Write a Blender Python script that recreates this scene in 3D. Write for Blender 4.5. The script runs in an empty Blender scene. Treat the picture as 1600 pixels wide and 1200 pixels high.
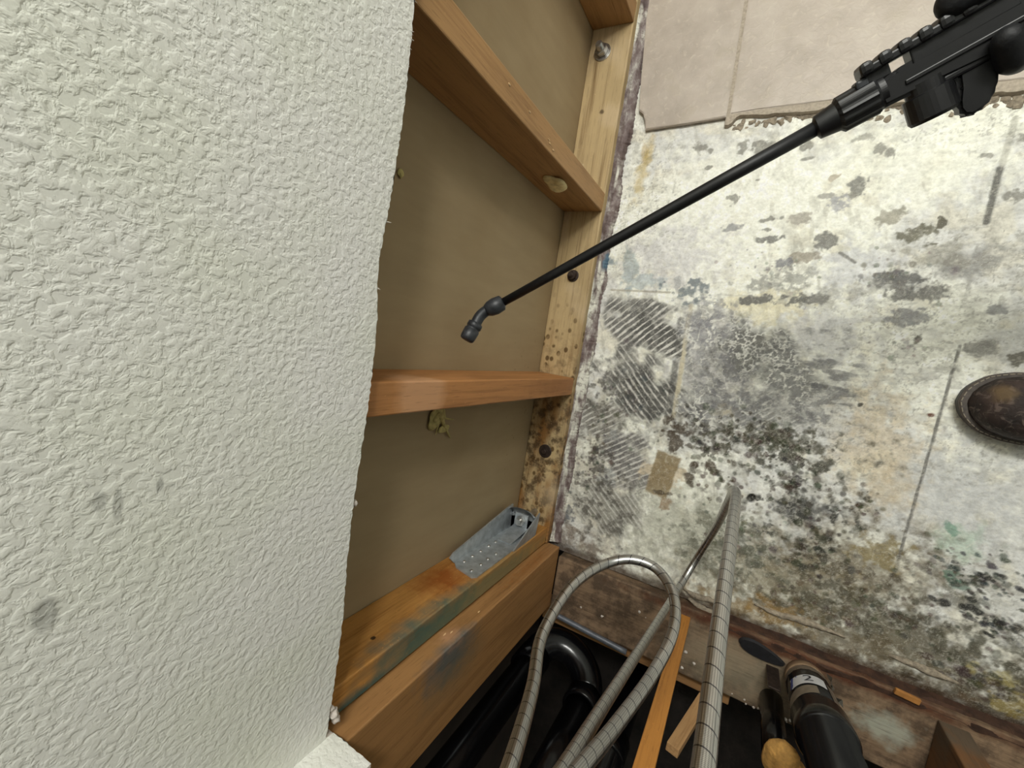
import bpy, bmesh, math, random
import numpy as np
from mathutils import Vector, Matrix

# ------------------------------------------------------------------ camera, light, exposure
scene = bpy.context.scene
col = scene.collection
cam_d = bpy.data.cameras.new('camera')
cam_d.lens = 15.328
cam_d.sensor_width = 36.0
cam_d.clip_start = 0.02
cam = bpy.data.objects.new('camera', cam_d)
col.objects.link(cam)
cam.matrix_world = Matrix(((0.86697, -0.18066, 0.46446, 0.333),
                           (0.15047, 0.98338, 0.10162, 0.0),
                           (-0.47510, -0.01822, 0.87974, 0.958),
                           (0, 0, 0, 1)))
scene.camera = cam

world = bpy.data.worlds.new('room_fill')
scene.world = world
world.use_nodes = True
bg = world.node_tree.nodes['Background']
bg.inputs[0].default_value = (0.97, 1.0, 0.95, 1)
bg.inputs[1].default_value = 0.30


def lamp(name, loc, energy, radius, color):
    d = bpy.data.lights.new(name, 'POINT')
    d.shadow_soft_size = radius
    d.energy = energy
    d.color = color
    o = bpy.data.objects.new(name, d)
    col.objects.link(o)
    o.location = loc
    return o


# two globe bulbs of the ceiling fixture
lamp('ceiling_bulb', (0.40, 1.10, 2.05), 46, 0.13, (1.0, 0.99, 0.94))
lamp('ceiling_bulb', (0.80, 1.05, 2.05), 46, 0.13, (1.0, 0.99, 0.94))

vs = scene.view_settings
vs.view_transform = 'Standard'
vs.look = 'None'
vs.gamma = 1.0
vs.use_curve_mapping = False
vs.exposure = 0.12

rnd = random.Random(7)


# ------------------------------------------------------------------ helpers
def lin(r, g, b):
    def f(c):
        c /= 255.0
        return c / 12.92 if c <= 0.04045 else ((c + 0.055) / 1.055) ** 2.4
    return (f(r), f(g), f(b))


def tag(o, label=None, cat=None, group=None, kind=None):
    if label: o['label'] = label
    if cat: o['category'] = cat
    if group: o['group'] = group
    if kind: o['kind'] = kind
    return o


def empty(name, loc=(0, 0, 0)):
    o = bpy.data.objects.new(name, None)
    o.empty_display_size = 0.02
    col.objects.link(o)
    o.location = loc
    return o


def link(name, me, mat, parent=None, smooth=False):
    if smooth:
        me.polygons.foreach_set('use_smooth', [True] * len(me.polygons))
    if mat is not None and len(me.materials) == 0:
        me.materials.append(mat)
    o = bpy.data.objects.new(name, me)
    col.objects.link(o)
    if parent is not None:
        o.parent = parent
        o.matrix_parent_inverse = Matrix.Translation(-parent.location)
    return o


def from_bm(name, bm, mat, parent=None, smooth=False):
    bmesh.ops.recalc_face_normals(bm, faces=bm.faces[:])
    me = bpy.data.meshes.new(name)
    bm.to_mesh(me)
    bm.free()
    return link(name, me, mat, parent, smooth)


def add_box(bm, lo, hi, bevel=0.0, seg=2):
    vs_ = [bm.verts.new((x, y, z)) for z in (lo[2], hi[2]) for y in (lo[1], hi[1]) for x in (lo[0], hi[0])]
    fs = [(0, 2, 3, 1), (4, 5, 7, 6), (0, 1, 5, 4), (2, 6, 7, 3), (0, 4, 6, 2), (1, 3, 7, 5)]
    faces = [bm.faces.new([vs_[i] for i in f]) for f in fs]
    if bevel > 0:
        edges = list({e for f in faces for e in f.edges})
        bmesh.ops.bevel(bm, geom=edges, offset=bevel, segments=seg, affect='EDGES', profile=0.5)
    return faces


def frame_of(t):
    t = Vector(t).normalized()
    a = Vector((0, 0, 1)) if abs(t.z) < 0.9 else Vector((0, 1, 0))
    n = t.cross(a).normalized()
    return t, n, t.cross(n)


def add_cyl(bm, p0, p1, r0, r1=None, n=20, cap=True):
    if r1 is None: r1 = r0
    p0, p1 = Vector(p0), Vector(p1)
    t, a, b = frame_of(p1 - p0)
    ra, rb = [], []
    for i in range(n):
        an = 2 * math.pi * i / n
        d = a * math.cos(an) + b * math.sin(an)
        ra.append(bm.verts.new(p0 + d * r0))
        rb.append(bm.verts.new(p1 + d * r1))
    for i in range(n):
        j = (i + 1) % n
        bm.faces.new((ra[i], ra[j], rb[j], rb[i]))
    if cap:
        bm.faces.new(ra[::-1])
        bm.faces.new(rb)


def add_lathe(bm, p0, axis, prof, n=24, cap=True):
    """prof: list of (distance along the axis, radius)"""
    p0 = Vector(p0)
    t, a, b = frame_of(axis)
    rings = []
    for s, r in prof:
        rings.append([bm.verts.new(p0 + t * s + (a * math.cos(2 * math.pi * i / n) + b * math.sin(2 * math.pi * i / n)) * r) for i in range(n)])
    for k in range(len(rings) - 1):
        for i in range(n):
            j = (i + 1) % n
            bm.faces.new((rings[k][i], rings[k][j], rings[k + 1][j], rings[k + 1][i]))
    if cap:
        bm.faces.new(rings[0][::-1])
        bm.faces.new(rings[-1])


def catmull(pts, per=10):
    P = [Vector(p) for p in pts]
    P = [P[0] * 2 - P[1]] + P + [P[-1] * 2 - P[-2]]
    out = []
    for i in range(1, len(P) - 2):
        for k in range(per):
            t = k / per
            a, b, c, d = P[i - 1], P[i], P[i + 1], P[i + 2]
            out.append(0.5 * ((2 * b) + (c - a) * t + (2 * a - 5 * b + 4 * c - d) * t * t + (3 * b - a - 3 * c + d) * t ** 3))
    out.append(P[-2])
    return out


def tube_mesh(name, pts, r, n=16, cap=True):
    """tube along a polyline with parallel-transported rings and uv (around, metres along)"""
    pts = [Vector(p) for p in pts]
    m = len(pts)
    rad = r if callable(r) else (lambda s: r)
    T = [(pts[min(i + 1, m - 1)] - pts[max(i - 1, 0)]).normalized() for i in range(m)]
    _, nrm, _ = frame_of(T[0])
    L = [0.0]
    for i in range(1, m): L.append(L[-1] + (pts[i] - pts[i - 1]).length)
    verts, faces, uvs = [], [], []
    for i in range(m):
        nrm = (nrm - T[i] * nrm.dot(T[i])).normalized()
        b = T[i].cross(nrm)
        rr = rad(L[i] / L[-1])
        for k in range(n):
            an = 2 * math.pi * k / n
            verts.append(pts[i] + (nrm * math.cos(an) + b * math.sin(an)) * rr)
    for i in range(m - 1):
        for k in range(n):
            j = (k + 1) % n
            faces.append((i * n + k, i * n + j, (i + 1) * n + j, (i + 1) * n + k))
            uvs += [(k / n, L[i]), ((k + 1) / n, L[i]), ((k + 1) / n, L[i + 1]), (k / n, L[i + 1])]
    if cap:
        faces.append(tuple(range(n))[::-1]); uvs += [(0, 0)] * n
        faces.append(tuple((m - 1) * n + k for k in range(n))); uvs += [(0, 0)] * n
    me = bpy.data.meshes.new(name)
    me.from_pydata(verts, [], faces)
    uv = me.uv_layers.new(name='UVMap')
    uv.data.foreach_set('uv', [c for p in uvs for c in p])
    me.update()
    return me


# ---- numpy noise used to model and stain surfaces
_rng = np.random.default_rng(11)
_TAB = _rng.random((16, 256, 256))


def vnoise(x, y, seed=0):
    t = _TAB[seed % 16]
    xi, yi = np.floor(x).astype(int), np.floor(y).astype(int)
    fx, fy = x - xi, y - yi
    fx, fy = fx * fx * (3 - 2 * fx), fy * fy * (3 - 2 * fy)
    a, b = t[xi % 256, yi % 256], t[(xi + 1) % 256, yi % 256]
    c, d = t[xi % 256, (yi + 1) % 256], t[(xi + 1) % 256, (yi + 1) % 256]
    return (a * (1 - fx) + b * fx) * (1 - fy) + (c * (1 - fx) + d * fx) * fy


def fbm(x, y, f, seed=0, oct=4):
    s, a, tot = 0, 1.0, 0
    for k in range(oct):
        s = s + a * vnoise(x * f * 2 ** k + 17.3 * k, y * f * 2 ** k - 9.1 * k, seed + k)
        tot += a
        a *= 0.55
    return s / tot


def sstep(a, b, x):
    t = np.clip((x - a) / (b - a), 0, 1)
    return t * t * (3 - 2 * t)


# ---- node materials
class Mat:
    def __init__(self, name, rough=0.6, metal=0.0, spec=0.5):
        self.m = bpy.data.materials.new(name)
        self.m.use_nodes = True
        self.t = self.m.node_tree
        self.b = self.t.nodes['Principled BSDF']
        self.b.inputs['Roughness'].default_value = rough
        self.b.inputs['Metallic'].default_value = metal
        self.b.inputs['Specular IOR Level'].default_value = spec
        self._co = None

    def new(self, kind, **kw):
        n = self.t.nodes.new(kind)
        for k, v in kw.items(): setattr(n, k, v)
        return n

    def put(self, sock, v):
        if isinstance(v, bpy.types.NodeSocket): self.t.links.new(v, sock)
        elif isinstance(v, (tuple, list)) and len(v) == 3 and sock.type == 'RGBA': sock.default_value = (*v, 1)
        else: sock.default_value = v

    def co(self):
        if self._co is None: self._co = self.new('ShaderNodeTexCoord').outputs['Object']
        return self._co

    def map(self, scale=(1, 1, 1), rot=(0, 0, 0), loc=(0, 0, 0), vec=None):
        n = self.new('ShaderNodeMapping')
        self.put(n.inputs[0], vec if vec is not None else self.co())
        n.inputs['Scale'].default_value = scale
        n.inputs['Rotation'].default_value = rot
        n.inputs['Location'].default_value = loc
        return n.outputs[0]

    def noise(self, scale, detail=4, rough=0.55, vec=None, dist=0.0):
        n = self.new('ShaderNodeTexNoise')
        self.put(n.inputs['Vector'], vec if vec is not None else self.co())
        n.inputs['Scale'].default_value = scale
        n.inputs['Detail'].default_value = detail
        n.inputs['Roughness'].default_value = rough
        n.inputs['Distortion'].default_value = dist
        return n.outputs[0]

    def voro(self, scale, feature='F1', vec=None, rand=1.0, out='Distance'):
        n = self.new('ShaderNodeTexVoronoi', feature=feature)
        self.put(n.inputs['Vector'], vec if vec is not None else self.co())
        n.inputs['Scale'].default_value = scale
        n.inputs['Randomness'].default_value = rand
        return n.outputs[out]

    def ramp(self, fac, stops, interp='LINEAR'):
        n = self.new('ShaderNodeValToRGB')
        n.color_ramp.interpolation = interp
        el = n.color_ramp.elements
        while len(el) < len(stops): el.new(0.5)
        for e, (p, c) in zip(el, stops):
            e.position = p
            e.color = (*c, 1) if isinstance(c, tuple) else (c, c, c, 1)
        self.put(n.inputs[0], fac)
        return n.outputs[0]

    def math(self, op, a, b=0.0, c=0.0, clamp=False):
        n = self.new('ShaderNodeMath', operation=op, use_clamp=clamp)
        self.put(n.inputs[0], a); self.put(n.inputs[1], b); self.put(n.inputs[2], c)
        return n.outputs[0]

    def mix(self, fac, a, b, blend='MIX'):
        n = self.new('ShaderNodeMix', data_type='RGBA', blend_type=blend)
        self.put(n.inputs[0], fac); self.put(n.inputs[6], a); self.put(n.inputs[7], b)
        return n.outputs[2]

    def sep(self, vec=None):
        n = self.new('ShaderNodeSeparateXYZ')
        self.put(n.inputs[0], vec if vec is not None else self.co())
        return n.outputs

    def near(self, p, r, soft=0.6, wob=0.3, nscale=40):
        """mask: 1 inside an (rx, ry, rz) ellipsoid at p, ragged edge"""
        mp = self.new('ShaderNodeMapping')
        self.put(mp.inputs[0], self.co())
        mp.inputs['Location'].default_value = tuple(-p[i] / r[i] for i in range(3))
        mp.inputs['Scale'].default_value = tuple(1 / r[i] for i in range(3))
        ln = self.new('ShaderNodeVectorMath', operation='LENGTH')
        self.put(ln.inputs[0], mp.outputs[0])
        d = self.math('MULTIPLY_ADD', self.noise(nscale, 3), wob * 2, ln.outputs['Value'])
        d = self.math('SUBTRACT', d, wob)
        return self.ramp(d, [(1 - soft, 1.0), (1.0, 0.0)])

    def bump(self, h, strength=0.3, dist=0.002):
        n = self.new('ShaderNodeBump')
        n.inputs['Strength'].default_value = strength
        n.inputs['Distance'].default_value = dist
        self.put(n.inputs['Height'], h)
        self.t.links.new(n.outputs[0], self.b.inputs['Normal'])

    def color(self, c): self.put(self.b.inputs['Base Color'], c)

    def rough(self, r): self.put(self.b.inputs['Roughness'], r)


def wood(name, dark, light, axis, rough=0.55, grain=1.0, extra=None, bumps=0.25):
    M = Mat(name, rough, spec=0.35)
    long_, fine = 3.0, 55.0 * grain
    sc = [fine] * 3
    sc[axis] = long_
    v = M.map(tuple(sc))
    g1 = M.noise(1.0, 5, 0.6, v, 0.6)
    sc2 = [260.0 * grain] * 3
    sc2[axis] = 9.0
    g2 = M.noise(1.0, 3, 0.6, M.map(tuple(sc2)))
    g = M.math('MULTIPLY_ADD', g2, 0.45, M.math('MULTIPLY', g1, 0.75))
    c = M.ramp(g, [(0.36, dark), (0.60, light), (0.82, tuple(min(1, x * 1.12) for x in light))])
    blot = M.noise(9, 3)
    c = M.mix(M.math('MULTIPLY', M.ramp(blot, [(0.45, 0.0), (0.75, 1.0)]), 0.35), c, tuple(x * 0.72 for x in light))
    if extra: c = extra(M, c)
    sp = M.ramp(M.noise(1.0, 2, 0.5, M.map(tuple(30.0 if i == axis else 420.0 * grain for i in range(3)))), [(0.60, 0.0), (0.70, 1.0)])
    c = M.mix(M.math('MULTIPLY', sp, 0.35), c, tuple(x * 0.55 for x in dark))
    c = M.mix(M.math('MULTIPLY', M.ramp(M.noise(240, 2), [(0.66, 0.0), (0.74, 1.0)]), 0.35), c, tuple(min(1, x * 1.5) for x in light))
    M.color(c)
    M.bump(g, bumps, 0.0012)
    return M.m


def plain(name, c, rough=0.5, metal=0.0, spec=0.5, nscale=60, amount=0.25, bump=0.0, bdist=0.001):
    M = Mat(name, rough, metal, spec)
    n = M.noise(nscale, 4)
    M.color(M.mix(M.ramp(n, [(0.3, 0.0), (0.7, 1.0)]), tuple(x * (1 - amount) for x in c), tuple(min(1, x * (1 + amount * 0.5)) for x in c)))
    if bump: M.bump(n, bump, bdist)
    return M.m

# ------------------------------------------------------------------ structure materials
def mat_drywall():
    M = Mat('painted_knockdown_texture', 0.62, spec=0.3)
    n1 = M.noise(175, 3, 0.5, dist=0.3)
    n2 = M.noise(420, 3, 0.6)
    big = M.noise(13, 2)
    k = M.math('SUBTRACT', n1, M.math('MULTIPLY', big, 0.10))
    flat = M.ramp(k, [(0.36, 0.0), (0.46, 0.62), (0.52, 0.86), (0.60, 1.0)])
    hgt = M.math('MULTIPLY_ADD', n2, 0.25, flat)
    tint = M.noise(5, 2)
    c = M.mix(M.ramp(tint, [(0.4, 0.0), (0.65, 1.0)]), lin(222, 223, 212), lin(228, 227, 223))
    for p, r, a in (((0.0130, -0.1929, 0.8690), (0.02, 0.012, 0.007), 0.45), ((0.0130, -0.1319, 0.8480), (0.02, 0.008, 0.004), 0.4), ((0.0130, -0.1368, 0.8388), (0.02, 0.012, 0.003), 0.35), ((0.0130, -0.1291, 0.8177), (0.02, 0.006, 0.0025), 0.45)):
        c = M.mix(M.math('MULTIPLY', M.near(p, r, 0.35, 0.35, 150), a), c, lin(92, 92, 88))
    M.color(c)
    M.bump(hgt, 0.45, 0.0011)
    return M.m


M_DRY = mat_drywall()
M_GYP = plain('gypsum_core', lin(214, 205, 196), 0.9, nscale=300, amount=0.2, bump=0.4)


def mat_backing():
    M = Mat('drywall_back_paper', 0.75, spec=0.25)
    st = M.noise(1.0, 4, 0.6, M.map((6, 40, 7)))
    blo = M.noise(6, 3)
    c = M.mix(st, lin(150, 131, 101), lin(170, 151, 118))
    c = M.mix(M.math('MULTIPLY', M.ramp(blo, [(0.45, 0.0), (0.7, 1.0)]), 0.35), c, lin(140, 118, 84))
    sp = M.voro(70, vec=M.map((1, 1, 1.3)))
    low = M.near((-0.089, -0.12, 0.10), (0.1, 0.22, 0.13), 0.6, 0.3, 30)
    m = M.math('MULTIPLY', M.ramp(sp, [(0.10, 1.0), (0.24, 0.0)]), M.math('MULTIPLY', low, 0.45))
    m = M.math('MULTIPLY', m, M.ramp(M.noise(35, 2), [(0.45, 0.0), (0.6, 1.0)]))
    c = M.mix(m, c, lin(92, 72, 42))
    M.color(c)
    M.bump(M.noise(420, 2), 0.15, 0.0006)
    return M.m


def extruded(name, outline, fn, depth_vec, mats, parent=None):
    """outline: 2D polygon, fn maps it to 3D (front); depth_vec: thickness. mats: front, edge"""
    bm = bmesh.new()
    a = [bm.verts.new(fn(p)) for p in outline]
    b = [bm.verts.new(Vector(fn(p)) + Vector(depth_vec)) for p in outline]
    f = bm.faces.new(a); g = bm.faces.new(b[::-1])
    n = len(a)
    side = [bm.faces.new((a[i], b[i], b[(i + 1) % n], a[(i + 1) % n])) for i in range(n)]
    for s in side: s.material_index = 1
    g.material_index = 1
    bmesh.ops.triangulate(bm, faces=[f, g])
    bmesh.ops.recalc_face_normals(bm, faces=bm.faces[:])
    me = bpy.data.meshes.new(name)
    bm.to_mesh(me); bm.free()
    for m in mats: me.materials.append(m)
    return link(name, me, None, parent)


# left wall: textured drywall sheet, cut off rough 65 cm above the floor
out = [(2.4, 2.4), (-0.451, 2.4)]
y = -0.449
out.append((-0.451, 0.640))
while y < 2.4:
    z = 0.648 + 0.0022 * math.sin(y * 23) + rnd.uniform(-0.0009, 0.0009)
    if 0.0 < y < 0.10: z += 0.0035 * math.sin((y) / 0.10 * math.pi)
    out.append((y, z))
    y += rnd.uniform(0.0022, 0.0048)
out.append((2.4, 0.648))
wall_left = extruded('wall_left', out, lambda p: (0.0127, p[0], p[1]), (-0.0127, 0, 0), [M_DRY, M_GYP])
tag(wall_left, 'white knockdown textured drywall cut off along a rough edge', kind='structure')
for i in range(34):                                     # torn paper fibres along the cut
    yy = rnd.choice([rnd.uniform(-0.44, 0.30), rnd.uniform(0.15, 0.29)])
    bm = bmesh.new()
    L = rnd.uniform(0.0012, 0.0045)
    p = Vector((0.0118, yy, 0.6485))
    d = Vector((rnd.uniform(-0.4, 0.6), rnd.uniform(-0.8, 0.8), -1)).normalized()
    add_cyl(bm, p + Vector((0, 0, 0.002)), p + d * L, rnd.uniform(0.0005, 0.0011), 0.0002, 5)
    from_bm('paper_shred', bm, M_GYP, wall_left)
for (yy, zz, s) in ((-0.189, 0.6445, 0.0036), (-0.084, 0.6455, 0.0022), (-0.430, 0.6395, 0.006), (-0.441, 0.634, 0.005), (-0.421, 0.6435, 0.004)):
    bm = bmesh.new()
    bmesh.ops.create_icosphere(bm, subdivisions=2, radius=s)
    for v in bm.verts: v.co = Vector((0.0085, yy, zz)) + v.co * rnd.uniform(0.65, 1.15)
    from_bm('gypsum_crumb', bm, M_GYP, wall_left, True)

# return of drywall round the inside corner
out = [(0.0127, 2.4), (0.0127, 0.640)]
x = 0.0127
while x < 0.068:
    out.append((x, 0.6395 + rnd.uniform(-0.0007, 0.0007))); x += 0.004
out += [(0.070, 0.640)]
z = 0.645
while z < 2.39:
    out.append((0.070 + rnd.uniform(-0.0006, 0.0006), z)); z += 0.02
out.append((0.070, 2.4))
wn = extruded('wall_near', out, lambda p: (p[0], -0.4505, p[1]), (0, -0.0127, 0), [M_DRY, M_GYP])
tag(wn, 'short white drywall return beyond the inside corner', kind='structure')

# back paper of the drywall on the far side of the stud bays
bm = bmesh.new()
add_box(bm, (-0.105, -0.62, -0.02), (-0.0892, 2.4, 2.4))
wb = from_bm('wall_back', bm, mat_backing())
tag(wb, 'brown back paper of the far drywall seen between the studs', kind='structure')

# ------------------------------------------------------------------ floor: stained, mortar-smeared slab
# fine where the stains are read closely, wider beyond
def grid_axis(lo, a, b, hi, fine, coarse):
    g = list(np.arange(a, b, fine)) + [b]
    x = b
    while x < hi:
        x = min(hi, x + coarse); g.append(x)
    x = a
    pre = []
    while x > lo:
        x = max(lo, x - coarse); pre.append(x)
    return np.array(pre[::-1] + g)


gx = grid_axis(-0.10, -0.004, 0.86, 2.2, 0.0015, 0.008)
gy = grid_axis(-0.478, -0.478, 0.50, 2.2, 0.0015, 0.03)
GX, GY = np.meshgrid(gx, gy, indexing='ij')
COL = np.zeros(GX.shape + (3,))
HGT = np.zeros(GX.shape)
prng = random.Random(3)


def window(cx, cy, r):
    i0, i1 = np.searchsorted(gx, cx - r), np.searchsorted(gx, cx + r)
    j0, j1 = np.searchsorted(gy, cy - r), np.searchsorted(gy, cy + r)
    return slice(i0, i1), slice(j0, j1)


def blob(cx, cy, rx, ry, ang=0, soft=0.3, wob=0.5, nf=60, seed=0):
    """ragged ellipse mask on the floor grid -> (window, mask)"""
    w = window(cx, cy, max(rx, ry) * (1.3 + wob))
    X, Y = GX[w], GY[w]
    if X.size == 0: return w, None
    a = math.radians(ang)
    u = ((X - cx) * math.cos(a) + (Y - cy) * math.sin(a)) / rx
    v = (-(X - cx) * math.sin(a) + (Y - cy) * math.cos(a)) / ry
    d = np.sqrt(u * u + v * v) + wob * 3.6 * (fbm(X, Y, nf, seed, 4) - 0.5)
    return w, 1 - sstep(1 - soft, 1.0 + soft * 0.3, d)


def paint(cx, cy, rx, ry, c, alpha=0.8, ang=10, soft=0.3, wob=0.5, nf=70, seed=None, tex=None, h=0.0):
    w, m = blob(cx, cy, rx, ry, ang, soft, wob, nf, prng.randrange(16) if seed is None else seed)
    if m is None: return
    if tex is not None: m = m * tex(GX[w], GY[w])
    m = m * alpha
    COL[w] = COL[w] * (1 - m[..., None]) + np.array(lin(*c)) * m[..., None]
    HGT[w] += m * h


def stroke(p, q, wd, c, alpha=0.8, h=0.0, soft=0.4, broken=0.0):
    (x0, y0), (x1, y1) = p, q
    w = window((x0 + x1) / 2, (y0 + y1) / 2, math.hypot(x1 - x0, y1 - y0) / 2 + wd * 2)
    X, Y = GX[w], GY[w]
    L2 = (x1 - x0) ** 2 + (y1 - y0) ** 2
    t = np.clip(((X - x0) * (x1 - x0) + (Y - y0) * (y1 - y0)) / L2, 0, 1)
    d = np.hypot(X - x0 - t * (x1 - x0), Y - y0 - t * (y1 - y0)) / (wd / 2)
    m = (1 - sstep(1 - soft, 1 + soft, d + 0.7 * (fbm(X, Y, 120, 3) - 0.5))) * alpha
    if broken: m = m * sstep(broken - 0.08, broken + 0.08, fbm(X, Y, 45, 5))
    COL[w] = COL[w] * (1 - m[..., None]) + np.array(lin(*c)) * m[..., None]
    HGT[w] += m * h


def specks(cx, cy, rx, ry, n, r0, r1, c, alpha=0.75, ang=0, stretch=1.0, sang=0):
    for _ in range(n):
        a, q = prng.uniform(0, 6.283), abs(prng.gauss(0, 0.5))
        if q > 1.2: continue
        ux, uy = q * math.cos(a) * rx, q * math.sin(a) * ry
        t = math.radians(ang)
        x, y = cx + ux * math.cos(t) - uy * math.sin(t), cy + ux * math.sin(t) + uy * math.cos(t)
        r = prng.uniform(r0, r1) * (0.6 + 0.8 * prng.random() ** 2)
        cc = tuple(min(255, max(0, v + prng.uniform(-14, 14))) for v in c)
        paint(x, y, r * stretch, r, cc, alpha * prng.uniform(0.6, 1.0), sang + prng.uniform(-25, 25), 0.4, 0.35, 130)


def combed(cx, cy, rx, ry, ang, spacing, alpha=0.85, region_ang=10, dark=(128, 127, 124), seed=2, cut=0.45):
    """notched-trowel marks: dark ground with thin pale raised lines"""
    w, m = blob(cx, cy, rx, ry, region_ang, 0.4, 0.45, 35, seed)
    X, Y = GX[w], GY[w]
    a = math.radians(ang)
    v = (-X * math.sin(a) + Y * math.cos(a)) + 0.0045 * (fbm(X, Y, 26, 7) - 0.5)
    ph = v / spacing + 0.5 * (fbm(X, Y, 12, 9) - 0.5)
    line = np.abs((ph % 1.0) - 0.5) * 2
    brk = fbm(X, Y, 60, 4)
    ridge = sstep(0.60, 0.86, line + 0.9 * (brk - 0.5))
    g = (m * alpha * sstep(cut - 0.12, cut + 0.10, fbm(X, Y, 22, seed + 3) + 0.12))[..., None]
    dk = np.array(lin(*dark)) * (0.75 + 0.5 * fbm(X, Y, 90, 1))[..., None]
    COL[w] = COL[w] * (1 - g) + dk * g
    rr = (ridge * m * alpha)[..., None]
    COL[w] = COL[w] * (1 - rr) + np.array(lin(222, 220, 214)) * rr
    HGT[w] += ridge * m * 0.0007


def thr(f, lo, hi, seed):
    return lambda X, Y: sstep(lo, hi, fbm(X, Y, f, seed, 5))


# ground tone: cream skim coat, greyer and dirtier in drifts
n1, n2, n3 = fbm(GX, GY, 7, 1), fbm(GX, GY, 30, 2, 5), fbm(GX, GY, 3.0, 5)
base = np.array(lin(247, 247, 236)); gre = np.array(lin(224, 224, 221)); crm = np.array(lin(228, 222, 202))
k = sstep(0.42, 0.62, n1)[..., None]
COL[:] = base * (1 - k) + gre * k
k = (sstep(0.50, 0.72, n2) * 0.55)[..., None]
COL[:] = COL * (1 - k) + crm * k
k = (sstep(0.56, 0.70, fbm(GX, GY, 48, 8, 5)) * 0.35)[..., None]
COL[:] = COL * (1 - k) + np.array(lin(186, 184, 174)) * k
HGT += (n2 - 0.5) * 0.0010 + (fbm(GX, GY, 90, 6) - 0.5) * 0.0006

# plaster drag marks and scuffs
sm1 = fbm(GX * 0.35 + GY * 0.22, GY - GX * 0.25, 75, 3, 4)
sm2 = fbm(GX + GY * 0.3, GY * 0.3 - GX * 0.1, 85, 6, 4)
k = (sstep(0.56, 0.66, sm1) * 0.32 * sstep(0.35, 0.6, n3))[..., None]
COL[:] = COL * (1 - k) + np.array(lin(170, 168, 160)) * k
k = (sstep(0.58, 0.68, sm2) * 0.40 * sstep(0.62, 0.4, n3))[..., None]
COL[:] = COL * (1 - k) + np.array(lin(178, 174, 162)) * k
HGT += (sm1 - 0.5) * 0.0012

# broad tints
paint(0.2005, 0.2972, 0.1925, 0.1668, (248, 248, 238), 0.7, soft=0.8)
paint(0.5237, 0.4007, 0.1676, 0.0943, (248, 248, 234), 0.7, soft=0.8)
paint(0.1527, 0.2191, 0.1195, 0.0796, (212, 210, 216), 0.55, soft=0.8)
paint(0.4659, 0.2108, 0.0558, 0.0558, (216, 217, 221), 0.7, soft=0.6)
paint(0.4410, 0.0956, 0.0804, 0.0690, (208, 208, 212), 0.6, soft=0.7)
paint(0.2510, 0.0197, 0.0968, 0.1161, (196, 194, 200), 0.6, soft=0.7)
paint(0.4476, -0.0441, 0.1399, 0.0699, (188, 187, 190), 0.5, soft=0.7)
paint(0.6643, -0.1352, 0.1135, 0.1031, (206, 207, 206), 0.8, soft=0.8)
paint(0.5491, -0.0902, 0.0662, 0.1214, (214, 196, 164), 0.6, soft=0.8)
paint(0.2647, -0.3284, 0.1466, 0.1066, (178, 178, 158), 0.55, soft=0.7)
paint(0.0811, -0.3157, 0.0874, 0.1456, (186, 178, 166), 0.5, soft=0.8)
paint(0.5523, -0.2999, 0.1585, 0.0906, (132, 119, 96), 0.75, soft=0.8, wob=0.5)
paint(0.4463, -0.3675, 0.1336, 0.0729, (150, 138, 108), 0.7, soft=0.7, wob=0.5)
paint(0.6500, -0.3990, 0.1729, 0.0540, (116, 107, 84), 0.85, ang=-8, soft=0.6, wob=0.5)
paint(0.5407, -0.4401, 0.2090, 0.0464, (124, 110, 84), 0.82, ang=-4, soft=0.7, wob=0.5)
paint(0.7708, -0.4597, 0.1209, 0.0705, (108, 97, 78), 0.85, soft=0.6, wob=0.5)
paint(0.6310, -0.4802, 0.1769, 0.0221, (116, 94, 70), 0.7, ang=0, soft=0.7, wob=0.8)
paint(0.0577, -0.4475, 0.0895, 0.0298, (130, 108, 88), 0.7, ang=0, soft=0.7, wob=0.8)
paint(0.2911, -0.4739, 0.1069, 0.0321, (140, 124, 100), 0.6, ang=0, soft=0.7, wob=0.8)
paint(0.3964, -0.4552, 0.0883, 0.0278, (168, 140, 92), 0.55, ang=0, soft=0.7, wob=0.8)

# yellow, teal and blue stains
paint(0.0621, 0.4006, 0.0136, 0.0708, (212, 186, 108), 0.6, ang=84 - 90, soft=0.7, wob=0.4)
paint(0.0584, 0.4363, 0.0109, 0.0299, (196, 164, 78), 0.5, soft=0.7, wob=0.5)
paint(0.7537, -0.4083, 0.0263, 0.0162, (190, 176, 110), 0.6, wob=0.7)
paint(0.7882, -0.4386, 0.0258, 0.0179, (176, 156, 84), 0.6, wob=0.7)
paint(0.5838, -0.2663, 0.0376, 0.0288, (164, 146, 92), 0.6, wob=0.7)
paint(0.4585, -0.4338, 0.0414, 0.0219, (176, 140, 78), 0.6, wob=0.7)
paint(0.3037, -0.0747, 0.0228, 0.0178, (226, 206, 150), 0.5)
paint(0.3330, 0.1308, 0.0731, 0.0317, (226, 214, 168), 0.45)
paint(0.6664, -0.1953, 0.0094, 0.0125, (92, 158, 132), 0.65, wob=0.7)
paint(0.6783, -0.2172, 0.0393, 0.0310, (178, 204, 182), 0.55, soft=0.8)
paint(0.6808, -0.2713, 0.0094, 0.0125, (70, 132, 106), 0.65, wob=0.7)
paint(0.6939, -0.2835, 0.0145, 0.0083, (84, 132, 110), 0.6, wob=0.7)
paint(0.5778, -0.1506, 0.0328, 0.0437, (206, 186, 152), 0.45, soft=0.8)
paint(0.0159, 0.2019, 0.0100, 0.0342, (110, 138, 158), 0.6, ang=84, soft=0.5, wob=0.5)
paint(0.0714, 0.1882, 0.0166, 0.0416, (160, 178, 184), 0.55)
paint(0.1102, 0.1634, 0.0409, 0.0191, (168, 186, 196), 0.5)
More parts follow.
